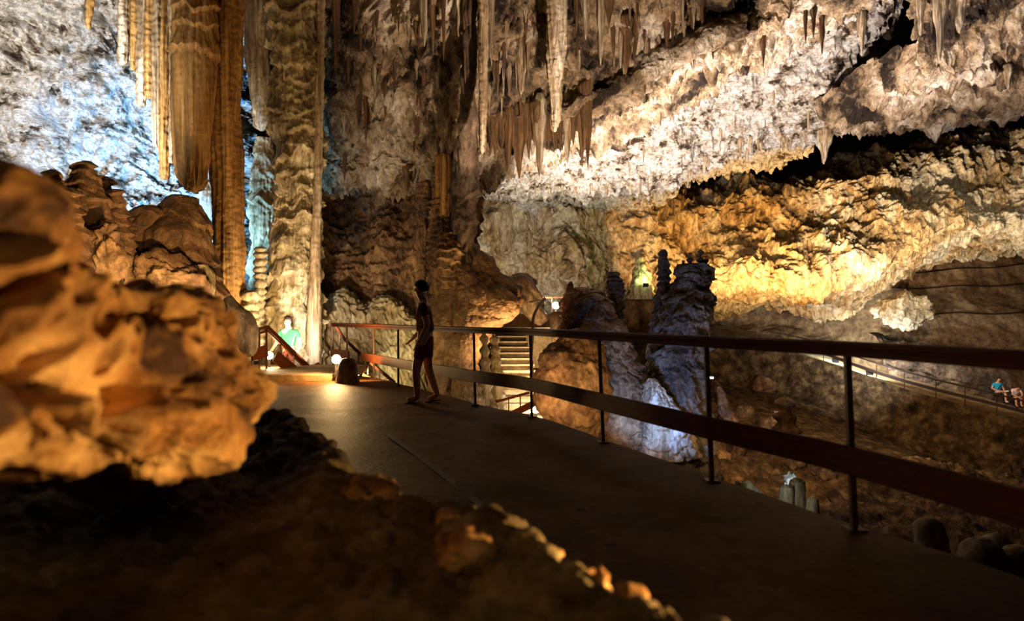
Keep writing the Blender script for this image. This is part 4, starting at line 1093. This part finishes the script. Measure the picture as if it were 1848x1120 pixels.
# ================================================================== NEAR ROCK AND LEDGE
def d_near(p):
    q = p + .03 * np.stack([gn(p * 7, 154), gn(p * 7, 155), gn(p * 7, 156)], -1)
    m = np.clip(.5 + 1.6 * gn(p * 2.6, 157), 0, 1)
    big = 0
    for px, py, Y, rx, rz, a in ((90, 625, 1.03, .10, .045, .13), (250, 700, 1.22, .06, .07, .12), (130, 700, 1.10, .06, .035, .08), (40, 500, 1.0, .14, .018, .08), (250, 495, 1.2, .10, .014, .07), (255, 545, 1.22, .035, .03, .06), (340, 640, 1.42, .04, .05, .06), (110, 400, 1.07, .03, .012, .04), (30, 730, .98, .05, .03, .06), (330, 770, 1.4, .04, .04, .06), (410, 740, 1.7, .04, .05, .05), (380, 620, 1.55, .03, .03, .04)):
        c = P(px, py, Y); w_ = q - c
        big = big - a * np.exp(-((np.hypot(w_[:, 0], w_[:, 1]) / rx) ** 2 + (w_[:, 2] / rz) ** 2))
    return big + .10 * fbm(p * S3(1.6, 1.6, 2.6), 3, 151) + (.25 + .75 * m) * -.13 * np.clip((.46 - cells(q * S3(6.5, 6.5, 8), 4)) / .2, 0, 1) - .05 * np.clip((.46 - cells(q * S3(13, 13, 16), 6)) / .2, 0, 1) + .03 * np.minimum(cells(q * 9, 8) - .5, .15) + .05 * fbm(p * S3(3, 3, 5), 3, 153) + .008 * ridged(p * 16, 2, 158) - .015


topc = [(-260, 300), (-60, 330), (25, 350), (95, 428), (148, 482), (215, 505), (300, 516), (345, 532), (400, 585), (446, 632), (474, 668), (488, 700)]
botc = [(-260, 870), (-60, 870), (70, 886), (150, 902), (225, 906), (285, 896), (335, 866), (378, 842), (418, 804), (452, 768), (478, 735), (490, 714)]
Yr = (.86, .95, 1.02, 1.10, 1.18, 1.27, 1.40, 1.52, 1.68, 1.86, 2.02, 2.18)
rows = []
for f, dy, sh in ((0, 1.1, 30), (0, .55, 6), (0, .22, 0), (.12, .05, 0), (.35, -.02, 0), (.6, -.06, 0), (.82, -.02, 0), (.95, .08, 0), (1, .22, 0), (.97, .6, 0), (.9, 1.2, 0)):
    rows.append([P(a[0] + (b[0] - a[0]) * f, a[1] + (b[1] - a[1]) * f + sh, Y + dy * min(1, .5 + .5 * (2.3 - Y))) for a, b, Y in zip(topc, botc, Yr)])
o = sheet('rock', rows, 420, 420, d_near, M_NEAR, kind=None, face=(.5, .3, 1.0))
tag(o, 'huge honey-coloured pitted rock jutting over the ledge close to the viewer', 'rock')

LC = [(330, 715), (420, 728), (475, 738), (522, 748), (560, 775), (598, 802), (626, 848), (690, 905), (765, 916), (850, 922), (905, 948), (968, 986), (1040, 1034), (1096, 1062), (1185, 1102), (1310, 1160), (1480, 1240)]
lp = []
for x, y in LC:
    z = .58; Y = (CAMZ - z) * F / (y - CY); lp.append(P(x, y, Y))
lp = np.array(lp)


def d_ledge(p):
    lipz = np.clip((p[:, 2] - .25) / .2, 0, 1)
    return lipz * (.05 * fbm(p * 2.2, 3, 161) + .05 * (.5 - cells(p * 8, 3)) + .03 * (.5 - cells(p * 17, 4)) + .012 * ridged(p * 12, 3, 163)) + .012 * fbm(p * 9, 3, 165)


inw = S3(-.84, -.54, 0)
rows = [lp + S3(.06, .04, -.62), lp + S3(.02, .02, -.18), lp + S3(0, 0, .0), lp + inw * .07 + S3(0, 0, .012), lp + inw * .3 + S3(0, 0, -.05), lp + inw * .7 + S3(0, 0, -.05), lp + inw * 1.4 + S3(0, 0, -.02), lp + inw * 3.2 + S3(0, 0, 0)]
o = sheet('ledge', [list(r) for r in rows], 360, 520, d_ledge, M_LEDGE, kind=None, face=(1.5, 1.5, 4))
tag(o, 'muddy brown rock ledge with a knobbly lip along the walkway', 'ledge')
for x, y, z, r, sq, lab in ((838, 990, .60, .085, .75, 'rounded honey knob largest on the muddy ledge'), (660, 888, .60, .10, .6, 'long honey hump at the lip of the muddy ledge'), (880, 1050, .50, .05, 1.2, 'short honey stem under the largest knob'), (985, 1000, .58, .055, .7, 'honey knob at the ledge lip facing the walkway'),
                            (1075, 1055, .57, .05, .9, 'upright honey knob further along the ledge lip'), (812, 930, .60, .045, .7, 'small honey knob behind the largest one'), (915, 1004, .57, .03, 1.0, 'little honey knob beside the largest one'), (1140, 1085, .57, .04, .8, 'last small honey knob of the ledge lip')):
    Y = (CAMZ - z) * F / (y - CY)
    blob('knobby_stone', P(x, y, Y) + S3(0, .03, -.01), (r, r * .9, r * sq), lambda p: r * (.4 * fbm(p * 8, 3, 171) + .25 * ridged(p * 16, 2, 172)), M_NEAR, lab, 'rock', sub=4)
# dark stone post that carries the shade beside the lamp
c = P(627, 690, 12.45)
pts = [(0, 0, .45, .02), (0, 0, .43, .10), (0, 0, .36, .15), (0, 0, .15, .19), (0, 0, -.06, .24)]
tag(link('stone_post', tube_mesh('stone_post', pts, 60, 40, lambda p: .02 * fbm(p * 6, 3, 175)), M_DARK, loc=S3(c[0], c[1], 0)), 'squat dark stone post between the glowing lamp and the end of the railing', 'post')
# stone bench wall behind the seated people
def d_bench(p): return .14 * ridged(p * S3(.8, .8, 1.6), 3, 181) + .08 * fbm(p * 2.5, 2, 182)


bq = [v + S3(0, 4.9, .95) for v in PATHC if 1690 < CX + v[0] * F / v[1] < 2000][::3]
rows = [[v + S3(0, 2.5, 2.6) for v in bq], [v + S3(0, 1.0, 1.9) for v in bq], [v + S3(0, .62, 1.0) for v in bq], [v + S3(0, .5, .50) for v in bq], [v + S3(0, .05, .46) for v in bq], [v + S3(0, 0, -.5) for v in bq]]
o = sheet('stone_bench', rows, 120, 260, d_bench, M_DARK, kind=None, face=(10, 20, 4))
tag(o, 'reddish rock bench running behind the two seated people', 'bench')
spot(P(1840, 640, 34.0), P(1815, 705, 41), 420, (1, .78, .66), 60, .8, .15)

# ================================================================== PEOPLE
def skin_obj(name, J, E, R, mat, parent, root, sub=2):
    """one continuous skinned surface through joints J (name -> point) along edges E with radii R"""
    ks = list(J); ix = {k: i for i, k in enumerate(ks)}
    me = bpy.data.meshes.new(name)
    me.from_pydata([tuple(float(q) for q in J[k]) for k in ks], [(ix[a], ix[b]) for a, b in E], [])
    o = link(name, me, mat, parent)
    m = o.modifiers.new('skin', 'SKIN'); m.use_smooth_shade = True; m.branch_smoothing = .3
    for k, v in zip(ks, me.skin_vertices[0].data):
        r = R[k]; v.radius = (r, r) if not isinstance(r, tuple) else r; v.use_root = k == root
    s = o.modifiers.new('smooth', 'SUBSURF'); s.levels = sub; s.render_levels = sub
    return o


def person(loc, rz, pose, label, shirt, bottoms, shoes, hair_mat=None, short=True, scale=1.0, detail=False):
    """pose: joint name -> local point (x right, y forward, z up), metres"""
    o = empty('person', loc, label, 'person'); o.rotation_euler = (0, 0, rz); o.scale = (scale,) * 3
    J = {k: S3(*v) for k, v in pose.items()}
    hd = J['head']; nk = J['neck']; u = (hd - nk) / np.linalg.norm(hd - nk); fw = J['face']; fw = fw / np.linalg.norm(fw)
    J2 = dict(J); del J2['face']
    J2['crown'] = hd + u * .085; J2['jaw'] = hd - u * .07 + fw * .035; J2['nose'] = hd + fw * .112 - u * .005; J2['brow'] = hd + fw * .05 + u * .03
    E = [('pelvis', 'belly'), ('belly', 'chest'), ('chest', 'neck'), ('neck', 'jaw'), ('jaw', 'head'), ('head', 'crown'), ('head', 'nose')]
    del J2['brow']
    R = dict(pelvis=.14, belly=.125, chest=.145, neck=.06, jaw=.062, head=(.078, .088), crown=.055, nose=.016)
    sd = np.cross(fw, u)
    for s, q in (('l', -1), ('r', 1)):
        J2['ear' + s] = hd + sd * q * .088; E.append(('head', 'ear' + s)); R['ear' + s] = .018
        E += [('chest', 'sho' + s), ('sho' + s, 'elb' + s), ('elb' + s, 'wri' + s), ('pelvis', 'hip' + s), ('hip' + s, 'kne' + s), ('kne' + s, 'ank' + s), ('ank' + s, 'toe' + s)]
        R.update({'sho' + s: .064, 'elb' + s: .046, 'wri' + s: .032, 'hip' + s: .10, 'kne' + s: .068, 'ank' + s: .044, 'toe' + s: (.040, .026)})
        a, b = J['elb' + s], J['wri' + s]; d = (b - a) / np.linalg.norm(b - a)
        sdv = np.cross(d, fw); sdv /= np.linalg.norm(sdv) + 1e-6
        J2['palm' + s] = b + d * .07; E.append(('wri' + s, 'palm' + s)); R['palm' + s] = (.034, .018)
        for fi, (off, ln) in enumerate(((-.026, .062), (-.009, .072), (.009, .068), (.026, .052))):
            k1, k2 = f'f{fi}{s}', f'g{fi}{s}'
            J2[k1] = b + d * (.085 + ln * .5) + sdv * off + fw * .004; J2[k2] = b + d * (.075 + ln) + sdv * off + fw * .018
            E += [('palm' + s, k1), (k1, k2)]; R[k1] = .009; R[k2] = .008
        J2['th' + s] = b + d * .06 - sdv * .05 * q; J2['tp' + s] = b + d * .095 - sdv * .058 * q + fw * .012
        E += [('wri' + s, 'th' + s), ('th' + s, 'tp' + s)]; R['th' + s] = .011; R['tp' + s] = .009
    skin_obj('body', J2, E, R, M_SKIN, o, 'pelvis')
    mid = lambda a, b, t: J[a] + (J[b] - J[a]) * t
    C = {'waist': mid('pelvis', 'belly', .25), 'belly': J['belly'], 'chest': J['chest'], 'collar': mid('chest', 'neck', .55)}
    E = [('waist', 'belly'), ('belly', 'chest'), ('chest', 'collar')]; R = dict(waist=.155, belly=.15, chest=.168, collar=.075)
    for s in 'lr':
        C['s' + s] = J['sho' + s]; C['e' + s] = mid('sho' + s, 'elb' + s, .62); E += [('chest', 's' + s), ('s' + s, 'e' + s)]; R['s' + s] = .074; R['e' + s] = .064
    skin_obj('shirt', C, E, R, shirt, o, 'chest')
    C = {'p': J['pelvis'], 'w': mid('pelvis', 'belly', .45)}; E = [('p', 'w')]; R = dict(p=.165, w=.152)
    for s in 'lr':
        C['h' + s] = J['hip' + s]; C['k' + s] = mid('hip' + s, 'kne' + s, .80 if short else 1.0); E += [('p', 'h' + s), ('h' + s, 'k' + s)]; R['h' + s] = .112; R['k' + s] = .088
        if not short:
            C['a' + s] = mid('kne' + s, 'ank' + s, .92); E.append(('k' + s, 'a' + s)); R['a' + s] = .06
    skin_obj('shorts' if short else 'trousers', C, E, R, bottoms, o, 'p')
    bm = bmesh.new(); bmesh.ops.create_icosphere(bm, subdivisions=4, radius=1)
    for v in bm.verts:
        n = S3(*v.co); q = hd + u * .035 - fw * .014 + u * (n @ S3(0, 0, 1)) * .105 + fw * n[1] * .105 + sd * n[0] * .096
        f = (q - hd) @ fw; h = (q - hd) @ u
        if f > .03 and h < .055: q = q - fw * (f - .03) * 1.0
        if h < -.04: q = q + u * (-.04 - h)
        v.co = q + .006 * gn(np.array([q * 40]), 3)[0]
    bm_obj('hair', bm, hair_mat or M_HAIR, o, smooth=True)
    for s in 'lr':
        a, t = J['ank' + s], J['toe' + s]; d = (t - a); d[2] = 0; d /= np.linalg.norm(d) + 1e-6
        if shoes == 'sandal':
            S = {'h': a - d * .05 + S3(0, 0, -.062), 't': t + d * .05 + S3(0, 0, -.035)}
            skin_obj('sandal', S, [('h', 't')], dict(h=(.042, .012), t=(.048, .012)), M_STRAP, o, 'h')
            S = {'a': a + S3(.045, 0, -.01), 'b': a + d * .04 + S3(0, 0, .02), 'c': a + S3(-.045, 0, -.01)}
            skin_obj('strap', S, [('a', 'b'), ('b', 'c')], dict(a=.012, b=.012, c=.012), M_STRAP, o, 'b')
        else:
            up = S3(0, 0, 1) if abs(J['toe' + s][2] - a[2]) < .12 else (t - a)
            S = {'h': a - d * .03 + S3(0, 0, -.03), 'm': a + (t - a) * .5 + S3(0, 0, -.01), 't': t + d * .04}
            skin_obj('shoe', S, [('h', 'm'), ('m', 't')], dict(h=.052, m=.05, t=.042), M_SHOE, o, 'h')
    return o


SIT = dict(pelvis=(0, 0, .50), belly=(0, .02, .66), chest=(0, .05, .90), neck=(0, .07, 1.08), head=(0, .10, 1.24), face=(0, 1, -.15), shol=(-.19, .05, .97), shor=(.19, .05, .97), elbl=(-.30, .06, .70), elbr=(.30, .08, .70),
           wril=(-.24, .26, .58), wrir=(.24, .28, .60), hipl=(-.10, .03, .50), hipr=(.10, .03, .50), knel=(-.13, .46, .50), kner=(.13, .46, .50), ankl=(-.13, .48, .09), ankr=(.13, .50, .09), toel=(-.13, .62, .05), toer=(.13, .64, .05))
p1 = dict(SIT); p1.update(kner=(.30, .40, .56), ankr=(-.04, .50, .60), toer=(-.20, .56, .62), wrir=(.20, .36, .62), elbr=(.36, .10, .72), head=(0, .14, 1.22))
def on_path(px, w):
    c = PATHC + S3(0, w, w * .195)
    return c[np.argmin(np.abs(CX + c[:, 0] * F / c[:, 1] - px))]


h1 = on_path(1797, 4.85)
o1 = person(h1 + S3(0, -.05, 0), math.pi * 1.0, p1, 'seated person in a turquoise shirt and dark shorts with legs crossed', M_TURQ, M_BLACK, 'shoe', scale=1.06)
tb = [S3(-.16, .20, 1.02), S3(-.02, .215, .86), S3(.14, .20, .62)]
bm = bmesh.new(); sweep_bm(bm, tb, rect(.035, .012), up=(0, 1, 0)); bm_obj('bag_strap', bm, M_BLACK, o1)
p2 = dict(SIT); p2.update(belly=(0, .08, .66), chest=(0, .24, .86), neck=(0, .38, .98), head=(0, .50, 1.06), face=(0, .8, -.6), shol=(-.19, .24, .92), shor=(.19, .24, .92), elbl=(-.24, .40, .66), elbr=(.24, .40, .66), wril=(-.10, .52, .56), wrir=(.10, .54, .56))
h2 = on_path(1829, 4.85)
person(h2 + S3(0, -.05, 0), math.pi * .96, p2, 'seated person in a pale shirt and black shorts leaning forward on the rock bench', M_WSHIRT, M_BLACK, 'sandal', scale=1.04)
WALK = dict(pelvis=(0, 0, .93), belly=(0, .01, 1.08), chest=(0, .02, 1.30), neck=(0, .03, 1.46), head=(0, .06, 1.61), face=(0, 1, -.1), shol=(-.19, .02, 1.38), shor=(.19, .02, 1.38), elbl=(-.25, -.06, 1.10), elbr=(.25, .02, 1.10), wril=(-.23, .06, .88), wrir=(.24, .20, .92),
            hipl=(-.09, 0, .92), hipr=(.09, 0, .92), knel=(-.10, .12, .50), kner=(.10, -.02, .50), ankl=(-.10, .10, .085), ankr=(.10, -.16, .10), toel=(-.10, .25, .045), toer=(.10, -.02, .04))
h3 = P(768, 727, 1.2 * F / (727 - CY))
person(S3(h3[0], h3[1], 0), math.pi * .5, WALK, 'person in dark top and rust-coloured shorts with bare legs walking along the railing', M_GREYC, M_RUSTC, 'sandal', scale=.98)
DOWN = dict(WALK); DOWN.update(knel=(-.10, .20, .55), ankl=(-.10, .22, .15), toel=(-.10, .36, .12), wrir=(.26, .30, .98), elbr=(.27, .10, 1.10))
h4 = P(522, 612, 15.9)
person(S3(h4[0], h4[1], -.52), math.pi * .95, DOWN, 'person in a green shirt on the steps behind the peaked stair railing', M_GREEN, M_RUSTC, 'shoe')
